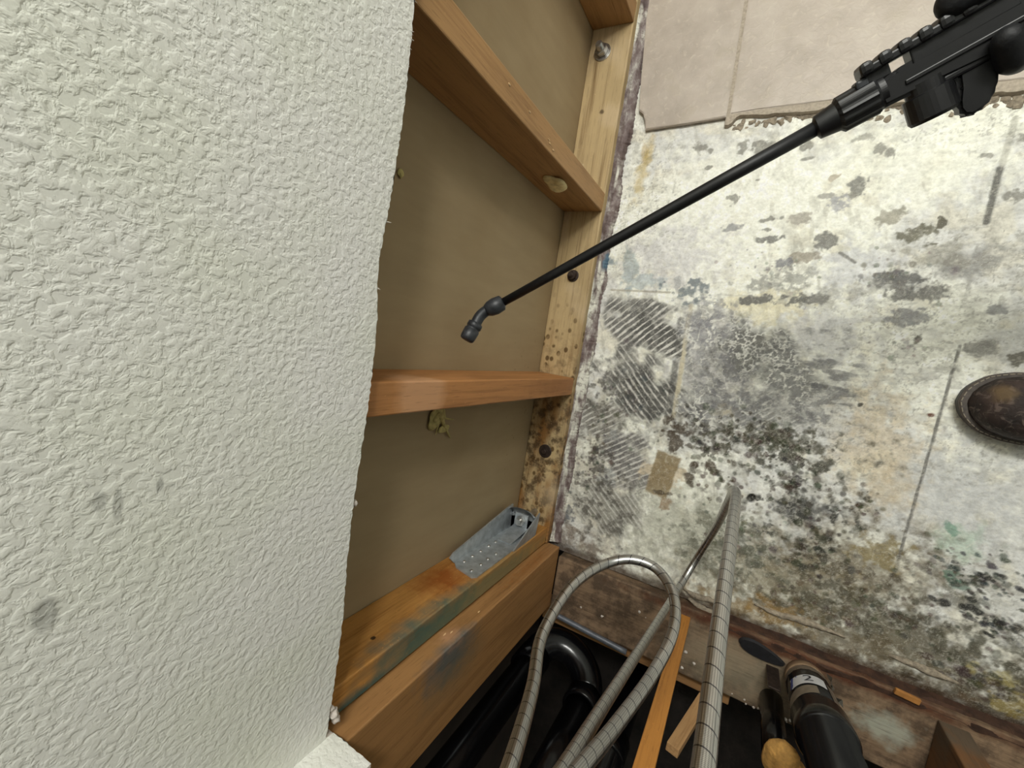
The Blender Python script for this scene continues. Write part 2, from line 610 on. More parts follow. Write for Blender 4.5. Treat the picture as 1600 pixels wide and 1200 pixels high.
paint(0.2011, 0.1465, 0.0470, 0.0235, (126, 138, 146), 0.8, wob=0.9, tex=thr(60, 0.36, 0.52, 6))
paint(0.1006, -0.1908, 0.0199, 0.0370, (110, 122, 136), 0.5, wob=0.8)
paint(0.0218, -0.3812, 0.0241, 0.0241, (88, 98, 116), 0.7, wob=0.8)
paint(0.1045, -0.2785, 0.0258, 0.0201, (120, 136, 152), 0.45, wob=0.8)

# bare patches
G1, G2, G3 = (158, 156, 148), (138, 137, 134), (118, 118, 118)
for s in ((0.1683, 0.4340, 0.0116, 0.0116, G1), (0.2500, 0.4285, 0.0111, 0.0111, G1), (0.2792, 0.4288, 0.0169, 0.0145, G1), (0.3504, 0.4261, 0.0128, 0.0081, G1), (0.4616, 0.4130, 0.0109, 0.0141, G1), (0.4743, 0.4048, 0.0076, 0.0086, G1),
          (0.4335, 0.4319, 0.0144, 0.0077, (180, 178, 168)), (0.4418, 0.3544, 0.0155, 0.0178, (142, 142, 138)), (0.4307, 0.3363, 0.0123, 0.0078, G1), (0.4190, 0.3200, 0.0170, 0.0158, (182, 182, 186)), (0.3974, 0.3347, 0.0114, 0.0057, (180, 178, 172)),
          (0.4035, 0.3677, 0.0102, 0.0057, (196, 186, 168)), (0.2475, 0.3327, 0.0112, 0.0112, G1), (0.2573, 0.2791, 0.0162, 0.0075, (166, 166, 168)), (0.3178, 0.2940, 0.0181, 0.0048, G1), (0.3223, 0.2586, 0.0217, 0.0072, G2), (0.3118, 0.2750, 0.0121, 0.0036, G1),
          (0.4116, 0.2587, 0.0195, 0.0160, G2), (0.3660, 0.2943, 0.0164, 0.0105, (186, 180, 170)), (0.3795, 0.2267, 0.0281, 0.0129, (174, 166, 152)), (0.3576, 0.2140, 0.0143, 0.0107, (150, 150, 156)), (0.4996, 0.1965, 0.0197, 0.0142, G3), (0.5297, 0.1953, 0.0236, 0.0161, G3),
          (0.5640, 0.1789, 0.0253, 0.0179, (130, 129, 126)), (0.5291, 0.1717, 0.0172, 0.0140, G2), (0.3264, 0.1436, 0.0390, 0.0085, G3), (0.4110, 0.1525, 0.0348, 0.0116, G3), (0.5602, 0.2912, 0.0062, 0.0083, (98, 92, 74)), (0.4935, 0.2981, 0.0206, 0.0130, (176, 172, 158)),
          (0.6406, 0.3312, 0.0127, 0.0098, G1), (0.5951, 0.3943, 0.0100, 0.0040, G1), (0.6293, 0.4157, 0.0078, 0.0097, G1), (0.5492, 0.1362, 0.0321, 0.0128, (164, 164, 166)), (0.6537, 0.1585, 0.0139, 0.0099, (170, 170, 170)), (0.6430, 0.0958, 0.0202, 0.0111, (160, 158, 152)),
          (0.6878, 0.0874, 0.0118, 0.0088, (120, 116, 104)), (0.5655, 0.1018, 0.0053, 0.0085, (96, 92, 84)), (0.5131, -0.0222, 0.0034, 0.0034, (80, 76, 66)), (0.1885, 0.4278, 0.0064, 0.0051, G1), (0.1899, 0.3945, 0.0064, 0.0038, G1), (0.2830, 0.3677, 0.0061, 0.0024, G1), (0.1747, 0.1679, 0.0079, 0.0185, (190, 190, 190))):
    paint(*s[0:4], s[4] if len(s) > 4 else s[-1], 0.85, soft=0.3, wob=0.55, nf=110)
paint(0.3558, 0.4022, 0.0128, 0.0035, G1, 0.85, wob=0.2)
paint(0.5337, 0.2661, 0.0276, 0.0191, (118, 114, 92), 0.8, wob=0.8, tex=thr(90, 0.40, 0.56, 3))
paint(0.6103, 0.2291, 0.0568, 0.0264, (158, 157, 154), 0.75, ang=14, soft=0.5, wob=0.35)  # broad smooth grey ellipse with a soft edge
paint(0.5704, 0.2374, 0.0416, 0.0250, (164, 160, 146), 0.55, soft=0.5, wob=0.6)
paint(0.3555, 0.1808, 0.0717, 0.0191, (150, 150, 146), 0.6, tex=thr(80, 0.46, 0.58, 9))
paint(0.4367, 0.1696, 0.1027, 0.0205, (170, 168, 160), 0.5, tex=thr(60, 0.44, 0.6, 4))
stroke((0.4354, 0.2370), (0.4603, 0.2215), 0.005, (136, 134, 130), 0.8)

# old joint lines
stroke((0.6137, 0.3722), (0.6141, 0.2907), 0.0085, (122, 121, 116), 0.9, -0.0006)
stroke((0.6172, 0.4467), (0.6151, 0.3797), 0.008, (190, 188, 176), 0.6)
stroke((0.6201, 0.0977), (0.6117, -0.2672), 0.0042, (126, 124, 120), 0.85, -0.0012, broken=0.34)
stroke((0.6111, 0.2090), (0.6201, 0.0977), 0.005, (170, 168, 162), 0.5, broken=0.4)
stroke((0.6117, -0.2672), (0.6104, -0.3707), 0.005, (110, 104, 88), 0.6, -0.0008, broken=0.42)
stroke((0.0372, 0.1399), (0.1611, 0.1445), 0.004, (186, 178, 160), 0.7)
stroke((0.1611, 0.1445), (0.3400, 0.1509), 0.003, (176, 172, 160), 0.35, broken=0.45)

# notched trowel marks and worm-like mortar marks
combed(0.1058, 0.0739, 0.0884, 0.0608, 46, 0.0120, 0.95, 10)
combed(0.1733, 0.0482, 0.0455, 0.0803, 46, 0.0115, 0.98, 75, (112, 111, 108))
combed(0.1155, -0.0577, 0.0864, 0.0781, -44, 0.0118, 0.92, 0, seed=5)
combed(0.1771, -0.0739, 0.0515, 0.1138, -44, 0.0112, 0.95, 80, (108, 107, 104), 6)
combed(0.0505, -0.1434, 0.0668, 0.0522, 38, 0.0112, 0.85, 0, (138, 134, 126), 7)
combed(0.1451, -0.2229, 0.0559, 0.0615, 38, 0.0105, 0.85, 60, (126, 122, 122), 4)
combed(0.1147, -0.3353, 0.0948, 0.0718, -42, 0.0100, 0.7, 0, (142, 140, 132), 3)
combed(0.3706, -0.0730, 0.0611, 0.0416, 42, 0.0105, 0.75, 0, (134, 133, 132), 8)
stroke((0.2082, 0.1211), (0.2156, -0.1071), 0.009, (222, 212, 184), 0.9, 0.0012)
stroke((0.1938, 0.0908), (0.2046, -0.0958), 0.012, (112, 111, 108), 0.7, broken=0.38)
worm = lambda X, Y: sstep(0.47, 0.53, fbm(X, Y, 85, 2, 4))


def wormy(cx, cy, rx, ry, dark, alpha=0.8, ang=10, f=85, seed=2, wd=0.045):
    """grey bare ground covered with squiggles of pale mortar"""
    paint(cx, cy, rx, ry, dark, alpha, ang, 0.6, 0.4, 45, seed + 5)
    paint(cx, cy, rx * 1.05, ry * 1.05, (230, 229, 222), 0.9, ang, 0.6, 0.4, 45, seed + 5, tex=lambda X, Y: sstep(wd + 0.02, wd - 0.015, np.abs(fbm(X, Y, f, seed, 3) - 0.5)), h=0.0009)


wormy(0.3261, 0.0500, 0.0642, 0.0765, (112, 112, 110), 0.85, 75)
wormy(0.3931, 0.0054, 0.0598, 0.0717, (132, 132, 132), 0.75, 60, 95, 4)
wormy(0.2868, -0.0783, 0.0768, 0.0640, (146, 146, 148), 0.6, 20, 75, 6)
wormy(0.2418, 0.0703, 0.0464, 0.0644, (156, 156, 160), 0.6, 20, 75, 3)
paint(0.2946, -0.0248, 0.0507, 0.0760, (138, 138, 142), 0.7, soft=0.6, wob=0.5, tex=worm)
paint(0.2489, 0.0970, 0.0512, 0.0461, (150, 150, 156), 0.65, soft=0.6, wob=0.5, tex=worm)
lines = lambda X, Y: sstep(0.50, 0.62, fbm(X * 0.45, Y * 1.6, 70, 6, 4))
paint(0.4489, 0.0270, 0.0554, 0.0692, (146, 146, 148), 0.8, soft=0.6, wob=0.5, tex=lines)
paint(0.4662, -0.0401, 0.0576, 0.0415, (132, 132, 132), 0.8, soft=0.6, wob=0.5, tex=lines)
paint(0.4039, -0.0534, 0.0838, 0.0479, (140, 140, 142), 0.7, soft=0.6, wob=0.6, tex=worm)

# mould: clouds of dark olive and grey specks
OL, GY2, BR = (78, 74, 60), (96, 96, 92), (92, 78, 60)
cl = lambda s, lo=0.47: (lambda X, Y: sstep(lo, lo + 0.09, fbm(X, Y, 62, s, 5)))
paint(0.3794, -0.1212, 0.1468, 0.0416, (104, 100, 84), 0.9, soft=0.7, wob=0.6, tex=cl(1))
paint(0.4361, -0.1438, 0.1069, 0.0594, (96, 94, 82), 0.9, soft=0.7, wob=0.6, tex=cl(4, 0.48))
paint(0.2777, -0.1600, 0.0779, 0.0597, (98, 90, 76), 0.8, soft=0.7, wob=0.6, tex=cl(6, 0.50))
paint(0.4630, -0.2346, 0.0947, 0.0473, (84, 84, 78), 0.9, soft=0.7, wob=0.6, tex=cl(9, 0.49))
paint(0.4667, -0.2272, 0.0425, 0.0260, (84, 84, 82), 0.75, soft=0.5, wob=0.6)
paint(0.4968, -0.3093, 0.0469, 0.0422, (92, 88, 76), 0.85, soft=0.7, wob=0.6, tex=cl(2, 0.47))
paint(0.3409, -0.3424, 0.0898, 0.0770, (128, 128, 112), 0.75, soft=0.7, wob=0.5, tex=cl(3, 0.47))
paint(0.4072, -0.3309, 0.0742, 0.0618, (112, 114, 100), 0.75, soft=0.7, wob=0.5, tex=cl(7, 0.48))
paint(0.0314, -0.2538, 0.0651, 0.1333, (104, 98, 92), 0.8, ang=80, soft=0.7, wob=0.6, tex=cl(5, 0.48))
paint(0.0862, -0.3445, 0.0874, 0.0874, (112, 108, 100), 0.75, soft=0.7, wob=0.6, tex=cl(8, 0.50))
paint(0.0155, -0.0761, 0.0586, 0.1025, (110, 106, 98), 0.75, ang=80, soft=0.7, wob=0.6, tex=cl(10, 0.50))
paint(0.5565, -0.3223, 0.1020, 0.0680, (104, 94, 76), 0.7, soft=0.7, wob=0.6, tex=cl(11, 0.48))
paint(0.5389, -0.3787, 0.1384, 0.0461, (104, 100, 84), 0.7, soft=0.7, wob=0.6, tex=cl(12, 0.48))
paint(0.6697, -0.3721, 0.1276, 0.0425, (96, 92, 76), 0.75, soft=0.7, wob=0.6, tex=cl(13, 0.47))
paint(0.7537, -0.3699, 0.0704, 0.0402, (108, 106, 92), 0.7, soft=0.7, wob=0.6, tex=cl(14, 0.48))
paint(0.6789, -0.2943, 0.0523, 0.0314, (128, 126, 112), 0.6, soft=0.7, wob=0.6, tex=cl(15, 0.5))
specks(0.3794, -0.1212, 0.1468, 0.0612, 170, 0.0025, 0.0075, OL)
specks(0.4448, -0.1907, 0.1070, 0.0714, 120, 0.0025, 0.007, OL)
specks(0.2754, -0.1472, 0.0779, 0.0649, 60, 0.003, 0.008, OL)
specks(0.3155, -0.2031, 0.0640, 0.0384, 40, 0.003, 0.007, BR)
specks(0.0632, -0.2151, 0.0727, 0.1889, 130, 0.0022, 0.006, (104, 98, 90))
specks(0.1204, -0.0852, 0.0976, 0.1116, 50, 0.003, 0.007, GY2, 0.6)
specks(0.3796, -0.3016, 0.1375, 0.1000, 130, 0.0022, 0.0055, (112, 112, 98), 0.65)
specks(0.5038, -0.2943, 0.0699, 0.0815, 90, 0.0025, 0.007, OL)
specks(0.5421, -0.1965, 0.0450, 0.0450, 46, 0.002, 0.006, (92, 86, 66))
specks(0.7115, -0.2641, 0.0815, 0.0509, 90, 0.0018, 0.0046, (74, 74, 72), 0.85, stretch=1.5, sang=-20)
specks(0.7451, -0.3251, 0.0603, 0.0402, 90, 0.0018, 0.005, (72, 72, 66), 0.8, stretch=1.7, sang=-20)
specks(0.6488, -0.2618, 0.0637, 0.0637, 60, 0.0018, 0.0045, (120, 112, 100), 0.6, stretch=1.4, sang=-20)
specks(0.6264, -0.3634, 0.1310, 0.0546, 110, 0.0022, 0.006, (92, 86, 70), 0.65)
specks(0.7412, -0.4206, 0.0919, 0.0511, 80, 0.0022, 0.007, (84, 76, 62), 0.7, stretch=1.5, sang=-15)
specks(0.4934, -0.3987, 0.1306, 0.0475, 70, 0.0022, 0.006, (104, 92, 72), 0.6)
specks(0.5581, 0.0889, 0.0856, 0.0856, 40, 0.0015, 0.004, (150, 146, 136), 0.6)
specks(0.3304, 0.2030, 0.1088, 0.0725, 46, 0.0015, 0.004, (150, 148, 140), 0.6)
specks(0.5198, 0.2032, 0.0972, 0.0432, 50, 0.0015, 0.005, (130, 128, 118), 0.6)
for c in ((0.7216, -0.2588, 0.0121, 0.0051), (0.7352, -0.2500, 0.0060, 0.0040), (0.7154, -0.2733, 0.0071, 0.0051), (0.7108, -0.3004, 0.0102, 0.0061), (0.6674, -0.3173, 0.0085, 0.0053), (0.7149, -0.3140, 0.0123, 0.0051), (0.6805, -0.3194, 0.0073, 0.0063), (0.7023, -0.3153, 0.0072, 0.0052), (0.7487, -0.3213, 0.0060, 0.0040), (0.7405, -0.3469, 0.0091, 0.0040)):
    paint(*c, (62, 62, 60), 0.9, ang=-15, wob=0.4)
for c in ((0.2239, -0.1600, 0.0187, 0.0294), (0.2331, -0.1331, 0.0212, 0.0133), (0.2683, -0.2235, 0.0118, 0.0184), (0.2094, -0.1153, 0.0161, 0.0134), (0.2719, -0.1952, 0.0092, 0.0078), (0.3007, -0.1873, 0.0103, 0.0077)):
    paint(*c, (100, 86, 70), 0.85, wob=0.55)

# glued tan card left on the slab, a small drilled hole
paint(0.2153, -0.2347, 0.0270, 0.0487, (222, 206, 178), 0.8, ang=84, wob=0.5)
w0 = ((0.2153, -0.2347)); ca = math.radians(82)
uu = (GX - w0[0]) * math.cos(ca) + (GY - w0[1]) * math.sin(ca)
vv = -(GX - w0[0]) * math.sin(ca) + (GY - w0[1]) * math.cos(ca)
mm = ((1 - sstep(0.044, 0.050, np.abs(uu) + 0.006 * (fbm(GX, GY, 80, 2) - .5))) * (1 - sstep(0.021, 0.026, np.abs(vv) + 0.006 * (fbm(GX, GY, 80, 3) - .5))) * 0.9)[..., None]
COL[:] = COL * (1 - mm) + np.array(lin(164, 144, 108)) * mm
paint(0.2306, -0.2976, 0.0122, 0.0162, (172, 142, 108), 0.7, wob=0.5)
paint(0.2208, -0.2725, 0.0176, 0.0054, (96, 82, 66), 0.7, wob=0.5)
paint(0.3817, -0.2343, 0.0087, 0.0087, (30, 26, 20), 0.95, wob=0.2, h=-0.006)
paint(0.6054, -0.0192, 0.0053, 0.0042, (122, 62, 34), 0.9, wob=0.3)

# fine crumbs, pits and pale crusts over everything
fl = fbm(GX, GY, 190, 12, 3)
COL *= (0.86 + 0.36 * fbm(GX, GY, 120, 9, 4))[..., None]
ck = 1 - np.abs(2 * fbm(GX, GY, 55, 13, 4) - 1)
k = (sstep(0.955, 0.99, ck) * 0.28)[..., None]
COL[:] = COL * (1 - k) + np.array(lin(232, 229, 216)) * k
ck2 = 1 - np.abs(2 * fbm(GX, GY, 40, 7, 5) - 1)
k = (sstep(0.97, 0.995, ck2) * 0.45 * sstep(0.45, 0.6, n3))[..., None]
COL[:] = COL * (1 - k) + np.array(lin(150, 145, 134)) * k
k = (sstep(0.64, 0.72, fl) * 0.35 * sstep(0.40, 0.55, n3))[..., None]
COL[:] = COL * (1 - k) + np.array(lin(150, 147, 138)) * k
k = (sstep(0.36, 0.28, fl) * 0.22)[..., None]
COL[:] = COL * (1 - k) + np.array(lin(236, 233, 222)) * k
HGT += sstep(0.50, 0.60, fbm(GX, GY, 62, 1, 5)) * 0.0005 + (0.5 - fl) * 0.0008
edge = 1 - sstep(-0.478, -0.455, GY + 0.020 * (fbm(GX, GY, 30, 4) - 0.5))
HGT -= edge * 0.006 * (GY < -0.44)
kk = (edge * 0.8)[..., None]
COL[:] = COL * (1 - kk) + np.array(lin(92, 66, 46)) * kk

COL[:] = np.clip(COL, 0.002, 1)
COL *= (np.clip(COL.mean(-1), 0.02, 1) / 0.80)[..., None] ** 0.28
nxg, nyg = GX.shape
V = np.stack([GX, GY, HGT], -1).reshape(-1, 3)
idx = np.arange(nxg * nyg).reshape(nxg, nyg)
Q = np.stack([idx[:-1, :-1], idx[1:, :-1], idx[1:, 1:], idx[:-1, 1:]], -1).reshape(-1, 4)
me = bpy.data.meshes.new('floor')
me.vertices.add(len(V)); me.vertices.foreach_set('co', V.ravel())
me.loops.add(Q.size); me.loops.foreach_set('vertex_index', Q.ravel().astype(np.int32))
me.polygons.add(len(Q)); me.polygons.foreach_set('loop_start', np.arange(0, Q.size, 4, dtype=np.int32))
me.update(calc_edges=True)
ca_ = me.color_attributes.new('stain', 'FLOAT_COLOR', 'POINT')
ca_.data.foreach_set('color', np.concatenate([np.clip(COL.reshape(-1, 3), 0, 1), np.ones((len(V), 1))], 1).ravel())
M = Mat('mortar_smeared_slab', 0.72, spec=0.3)
at = M.new('ShaderNodeAttribute', attribute_name='stain')
fine = M.noise(260, 4, 0.65)
c = M.mix(M.math('MULTIPLY', M.ramp(fine, [(0.36, 1.0), (0.56, 0.0)]), 0.4), at.outputs['Color'], M.mix(1.0, at.outputs['Color'], (0.74, 0.73, 0.70), 'MULTIPLY'))
c = M.mix(M.math('MULTIPLY', M.ramp(M.noise(520, 3, 0.6), [(0.56, 0.0), (0.68, 1.0)]), 0.15), c, lin(236, 232, 216))
M.color(c)
M.bump(M.math('MULTIPLY_ADD', M.noise(130, 4, 0.6), 0.7, fine), 0.35, 0.0012)
floor = link('floor', me, M.m, smooth=True)
tag(floor, 'stained old floor smeared with mortar, trowel marks and dark mould', kind='structure')

# beige ceramic tiles still in place
def mat_tile():
    M = Mat('beige_stone_tile', 0.42, spec=0.5)
    a, b = M.noise(16, 4, 0.6), M.noise(70, 4, 0.6, dist=1.0)
    c = M.ramp(a, [(0.3, lin(172, 160, 148)), (0.55, lin(188, 176, 164)), (0.8, lin(200, 190, 177))])
    c = M.mix(M.math('MULTIPLY', M.ramp(b, [(0.56, 0.0), (0.72, 1.0)]), 0.4), c, lin(218, 208, 192))
    c = M.mix(M.math('MULTIPLY', M.ramp(M.noise(26, 3), [(0.55, 0.0), (0.7, 1.0)]), 0.3), c, lin(170, 158, 138))
    M.color(c)
    M.bump(M.math('MULTIPLY_ADD', b, 0.6, a), 0.5, 0.003)
    M.rough(M.ramp(b, [(0.3, 0.36), (0.7, 0.55)]))
    return M.m


M_TILE = mat_tile()
M_GROUT = plain('beige_grout', lin(180, 168, 152), 0.9, nscale=200, bump=0.4)
M_TSET = plain('broken_mortar', lin(158, 146, 128), 0.95, nscale=160, amount=0.45, bump=0.8, bdist=0.003)


def tile(outline, z1=0.012, z0=0.0035):
    bm = bmesh.new()
    a = [bm.verts.new((x, y, z1)) for x, y in outline]
    f = bm.faces.new(a)
    r = bmesh.ops.extrude_face_region(bm, geom=[f])
    for v in r['geom']:
        if isinstance(v, bmesh.types.BMVert): v.co.z = z0
    bmesh.ops.bevel(bm, geom=[e for e in bm.edges if abs(e.verts[0].co.z - z1) < 1e-5 and abs(e.verts[1].co.z - z1) < 1e-5], offset=0.0014, segments=2, affect='EDGES')
    return from_bm('tile', bm, M_TILE, floor)


ye = 0.482
tile([(0.012, 0.935), (0.016, 0.70), (0.028, 0.57), (0.034, 0.515), (0.044, 0.507), (0.051, 0.490), (0.055, 0.474), (0.13, 0.479), (0.207, 0.4845), (0.197, 0.80), (0.193, 0.935)])
tile([(0.2135, 0.4885), (0.26, 0.492), (0.40, 0.4975), (0.54, 0.499), (0.665, 0.499), (0.660, 0.935), (0.1995, 0.935)])
tile([(0.671, 0.499), (0.90, 0.497), (1.12, 0.499), (1.118, 0.935), (0.666, 0.935)])
tile([(0.012, 0.942), (0.193, 0.942), (0.190, 1.395), (0.012, 1.395)])
tile([(0.1995, 0.942), (0.660, 0.942), (0.660, 1.395), (0.197, 1.395)])
tile([(0.666, 0.942), (1.118, 0.942), (1.118, 1.395), (0.666, 1.395)])
bm = bmesh.new()
add_box(bm, (0.190, 0.486, 0.002), (0.216, 1.40, 0.0098)); add_box(bm, (0.655, 0.501, 0.002), (0.675, 1.40, 0.0098)); add_box(bm, (0.014, 0.933, 0.002), (1.118, 0.944, 0.0098))
from_bm('grout', bm, M_GROUT, floor)
# strip of grout left on the tile edge and crumbling bed below it
bm = bmesh.new()
lo, hi = [], []
x = 0.207
while x < 1.1:
    yb = 0.4865 - (0.009 if x < 0.23 else 0.006) * (0.4 + 1.1 * float(vnoise(np.array(x * 90), np.array(3.3), 4))) - (0.008 if x < 0.225 else 0)
    lo.append((x, yb)); hi.append((x, 0.495 + 0.004 * min(1, max(0, (x - 0.21) / 0.3)))); x += 0.006
for i in range(len(lo) - 1):
    vs_ = []
    for zz in (0.0005, 0.0105):
        for (px, py) in (lo[i], lo[i + 1], hi[i + 1], hi[i]): vs_.append(bm.verts.new((px, py + (0.002 if zz > 0.005 and py < 0.49 else 0), zz)))
    bm.faces.new(vs_[4:8]); bm.faces.new((vs_[0], vs_[1], vs_[5], vs_[4]))
bmesh.ops.remove_doubles(bm, verts=bm.verts[:], dist=1e-5)
from_bm('grout_edge', bm, M_GROUT, floor)
for i in range(150):
    x = 0.215 + (0.9 - 0.215) * (i + rnd.random()) / 150
    s = rnd.uniform(0.003, 0.009)
    bm = bmesh.new()
    bmesh.ops.create_icosphere(bm, subdivisions=1, radius=s)
    c0 = Vector((x, 0.480 - abs(rnd.gauss(0, 0.008)), 0.0002))
    for v in bm.verts:
        v.co = v.co * rnd.uniform(0.4, 1.3); v.co.z *= 0.5; v.co = v.co + c0
    from_bm('mortar_lump', bm, M_TSET, floor)

# ridges of mortar squeezed out near the near plate
for pts in (((0.2976, -0.4540), (0.3264, -0.4614), (0.3503, -0.4593), (0.3729, -0.4658)), ((0.3101, -0.4742), (0.3420, -0.4797), (0.3735, -0.4820)), ((0.4256, -0.4314), (0.4585, -0.4338), (0.5097, -0.4321), (0.5681, -0.4343)), ((0.6311, -0.4345), (0.6736, -0.4361), (0.7217, -0.4380))):
    pl = catmull([(x, y + rnd.uniform(-0.003, 0.003), 0.001) for x, y in pts], 7)
    me_ = tube_mesh('mortar_ridge', pl, lambda s: 0.0045 * (0.35 + math.sin(math.pi * min(1, max(0, s)))) , 8)
    for v in me_.vertices:
        v.co += Vector((rnd.uniform(-1, 1), rnd.uniform(-1, 1), rnd.uniform(-1, 1))) * 0.0012
    link('mortar_ridge', me_, M_TSET, floor, True)

# purple-brown paint and mortar residue along the foot of the plate
def strip(name, pts, mat, label):
    """pts: list of (y, x0, x1, z0, z1) stations"""
    bm = bmesh.new()
    rings = []
    for (yy, x0, x1, z0, z1) in pts:
        rings.append([bm.verts.new(p) for p in ((x0, yy, -0.004), (x0, yy, z0), (x0 + 0.35 * (x1 - x0), yy, z1), (x0 + 0.75 * (x1 - x0), yy, z1 * 0.7), (x1, yy, 0.003), (x1, yy, -0.004))])
    for a, b in zip(rings, rings[1:]):
        for i in range(5): bm.faces.new((a[i], a[i + 1], b[i + 1], b[i]))
    o = from_bm(name, bm, mat)
    return tag(o, label, kind='structure')


M = Mat('residue', 0.6, spec=0.4)
nn, nm, nl = M.noise(45, 5, 0.65, M.map((1, 0.45, 1))), M.noise(120, 4, 0.6), M.noise(18, 3, 0.6, M.map((2.0, 0.4, 1)))
c = M.ramp(nn, [(0.30, lin(70, 56, 54)), (0.46, lin(112, 96, 94)), (0.56, lin(150, 140, 136)), (0.66, lin(198, 194, 184))])
c = M.mix(M.ramp(nl, [(0.54, 0.0), (0.62, 1.0)]), c, lin(222, 220, 208))
c = M.mix(M.math('MULTIPLY', M.ramp(nm, [(0.50, 0.0), (0.62, 1.0)]), 0.6), c, lin(92, 74, 68))
c = M.mix(M.near((0.0170, 0.1992, 0.0120), (0.008, 0.026, 0.05), 0.6, 0.5, 120), c, lin(84, 108, 126))
M.color(c); M.bump(nn, 0.8, 0.003)
st = []
y = -0.455
while y < 1.6:
    w_ = 0.0165 + rnd.uniform(-0.0014, 0.0014) + 0.010 * float(vnoise(np.array(y * 26), np.array(1.7), 3)) + (0.004 if y > 0.45 else 0)
    st.append((y, -0.001, w_, 0.016 + 0.008 * float(vnoise(np.array(y * 40), np.array(9.7), 5)), 0.007 + 0.010 * float(vnoise(np.array(y * 33), np.array(4.7), 6))))
    y += 0.0035
strip('trim_1', st, M.m, 'purple-brown paint and mortar residue along the foot of the left plate')

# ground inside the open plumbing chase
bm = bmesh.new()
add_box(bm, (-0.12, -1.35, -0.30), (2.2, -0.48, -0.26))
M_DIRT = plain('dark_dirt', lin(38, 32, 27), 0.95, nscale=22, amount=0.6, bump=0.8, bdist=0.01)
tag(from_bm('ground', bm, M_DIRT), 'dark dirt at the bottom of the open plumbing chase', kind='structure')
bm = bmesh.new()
add_box(bm, (-0.12, -1.37, -0.30), (2.2, -1.30, 2.4))  # unseen back wall, added dark to keep light out of the chase
tag(from_bm('wall_far', bm, plain('dark_light_block', lin(46, 40, 34), 0.9, nscale=8, amount=0.4)), 'unseen dark wall added behind the plumbing chase to block light', kind='structure')
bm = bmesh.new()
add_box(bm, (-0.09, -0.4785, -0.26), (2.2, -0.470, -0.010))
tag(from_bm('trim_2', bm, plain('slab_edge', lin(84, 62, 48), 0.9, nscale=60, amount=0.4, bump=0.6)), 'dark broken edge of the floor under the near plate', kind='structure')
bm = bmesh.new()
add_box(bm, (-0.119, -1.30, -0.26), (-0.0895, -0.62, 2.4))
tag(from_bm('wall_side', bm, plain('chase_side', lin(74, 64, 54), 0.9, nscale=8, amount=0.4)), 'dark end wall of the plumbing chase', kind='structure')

# the rest of the room, out of the picture: white ceiling and walls that return the lamp light
M_ROOM = plain('room_paint', lin(160, 162, 158), 0.8, nscale=6, amount=0.04)
for nm, lo, hi, lb in (('ceiling', (-0.12, -1.4, 2.40), (2.3, 2.3, 2.45), 'white ceiling of the small room'), ('wall_right', (2.2, -1.4, -0.3), (2.28, 2.3, 2.4), 'plain white wall on the right, outside the picture'),
                       ('wall_end', (-0.12, 2.2, -0.3), (2.3, 2.28, 2.4), 'plain white end wall beyond the tiles')):
    bm = bmesh.new(); add_box(bm, lo, hi)
    tag(from_bm(nm, bm, M_ROOM), lb, kind='structure')

# ------------------------------------------------------------------ framing lumber
def lumber(name, lo, hi, mat, label, cat, group=None, bevel=0.002):
    bm = bmesh.new()
    add_box(bm, lo, hi, bevel)
    o = from_bm(name, bm, mat)
    return tag(o, label, cat, group)


def stained(p_list):
    def f(M, c):
        for p, r, colr, a, soft, wob, ns in p_list:
            c = M.mix(M.math('MULTIPLY', M.near(p, r, soft, wob, ns), a), c, colr)
        return c
    return f


TEAL, BLUE = lin(24, 88, 90), lin(22, 88, 106)
W1 = wood('fir_stud', lin(130, 93, 55), lin(170, 131, 85), 2)
W1b = wood('fir_stud_tan', lin(138, 92, 52), lin(178, 124, 74), 2, extra=stained([((0.0, -0.08, 0.55), (0.06, 0.06, 0.05), lin(206, 160, 122), 0.6, 0.4, 0.2, 40), ((-0.0, -0.075, 0.10), (0.03, 0.03, 0.2), lin(150, 96, 48), 0.5, 0.7, 0.6, 50)]))
WA = wood('fir_stud_amber', lin(148, 98, 44), lin(188, 136, 72), 2, extra=stained([
    ((-0.05, -0.41, 0.37), (0.055, 0.05, 0.075), lin(138, 70, 18), 0.85, 0.8, 0.5, 60),
    ((-0.012, -0.45, 0.46), (0.030, 0.06, 0.16), TEAL, 0.92, 0.6, 0.5, 30),
    ((-0.004, -0.45, 0.30), (0.016, 0.05, 0.30), lin(104, 114, 88), 0.75, 0.6, 0.4, 40),
    ((0.0, -0.455, 0.60), (0.012, 0.02, 0.10), TEAL, 0.9, 0.6, 0.3, 40),
    ((-0.0328, -0.4160, 0.5448), (0.0035, 0.01, 0.0045), lin(40, 26, 14), 0.95, 0.3, 0.1, 40)]))
WB = wood('fir_stud_brown', lin(122, 85, 48), lin(160, 118, 73), 2, extra=stained([
    ((0.028, -0.475, 0.44), (0.016, 0.05, 0.085), BLUE, 0.6, 0.8, 0.6, 40),
    ((0.028, -0.51, 0.42), (0.016, 0.05, 0.10), lin(86, 88, 74), 0.45, 0.8, 0.5, 40),
    ((0.012, -0.464, 0.43), (0.02, 0.01, 0.045), lin(206, 158, 124), 0.6, 0.6, 0.4, 60),
    ((0.012, -0.464, 0.16), (0.02, 0.01, 0.14), lin(150, 92, 42), 0.7, 0.7, 0.8, 120)]))
ZT = 2.4
G = 'wall studs standing on the left plate'
lumber('wall_stud', (-0.089, 0.677, 0.038), (0.0, 0.715, ZT), W1, 'upright stud at the top of the frame, its foot beside the tiles', 'stud')
s1 = lumber('wall_stud', (-0.089, 0.297, 0.038), (0.0, 0.335, ZT), W1, 'long upright stud with a foam scrap stuck to its shaded side', 'stud')
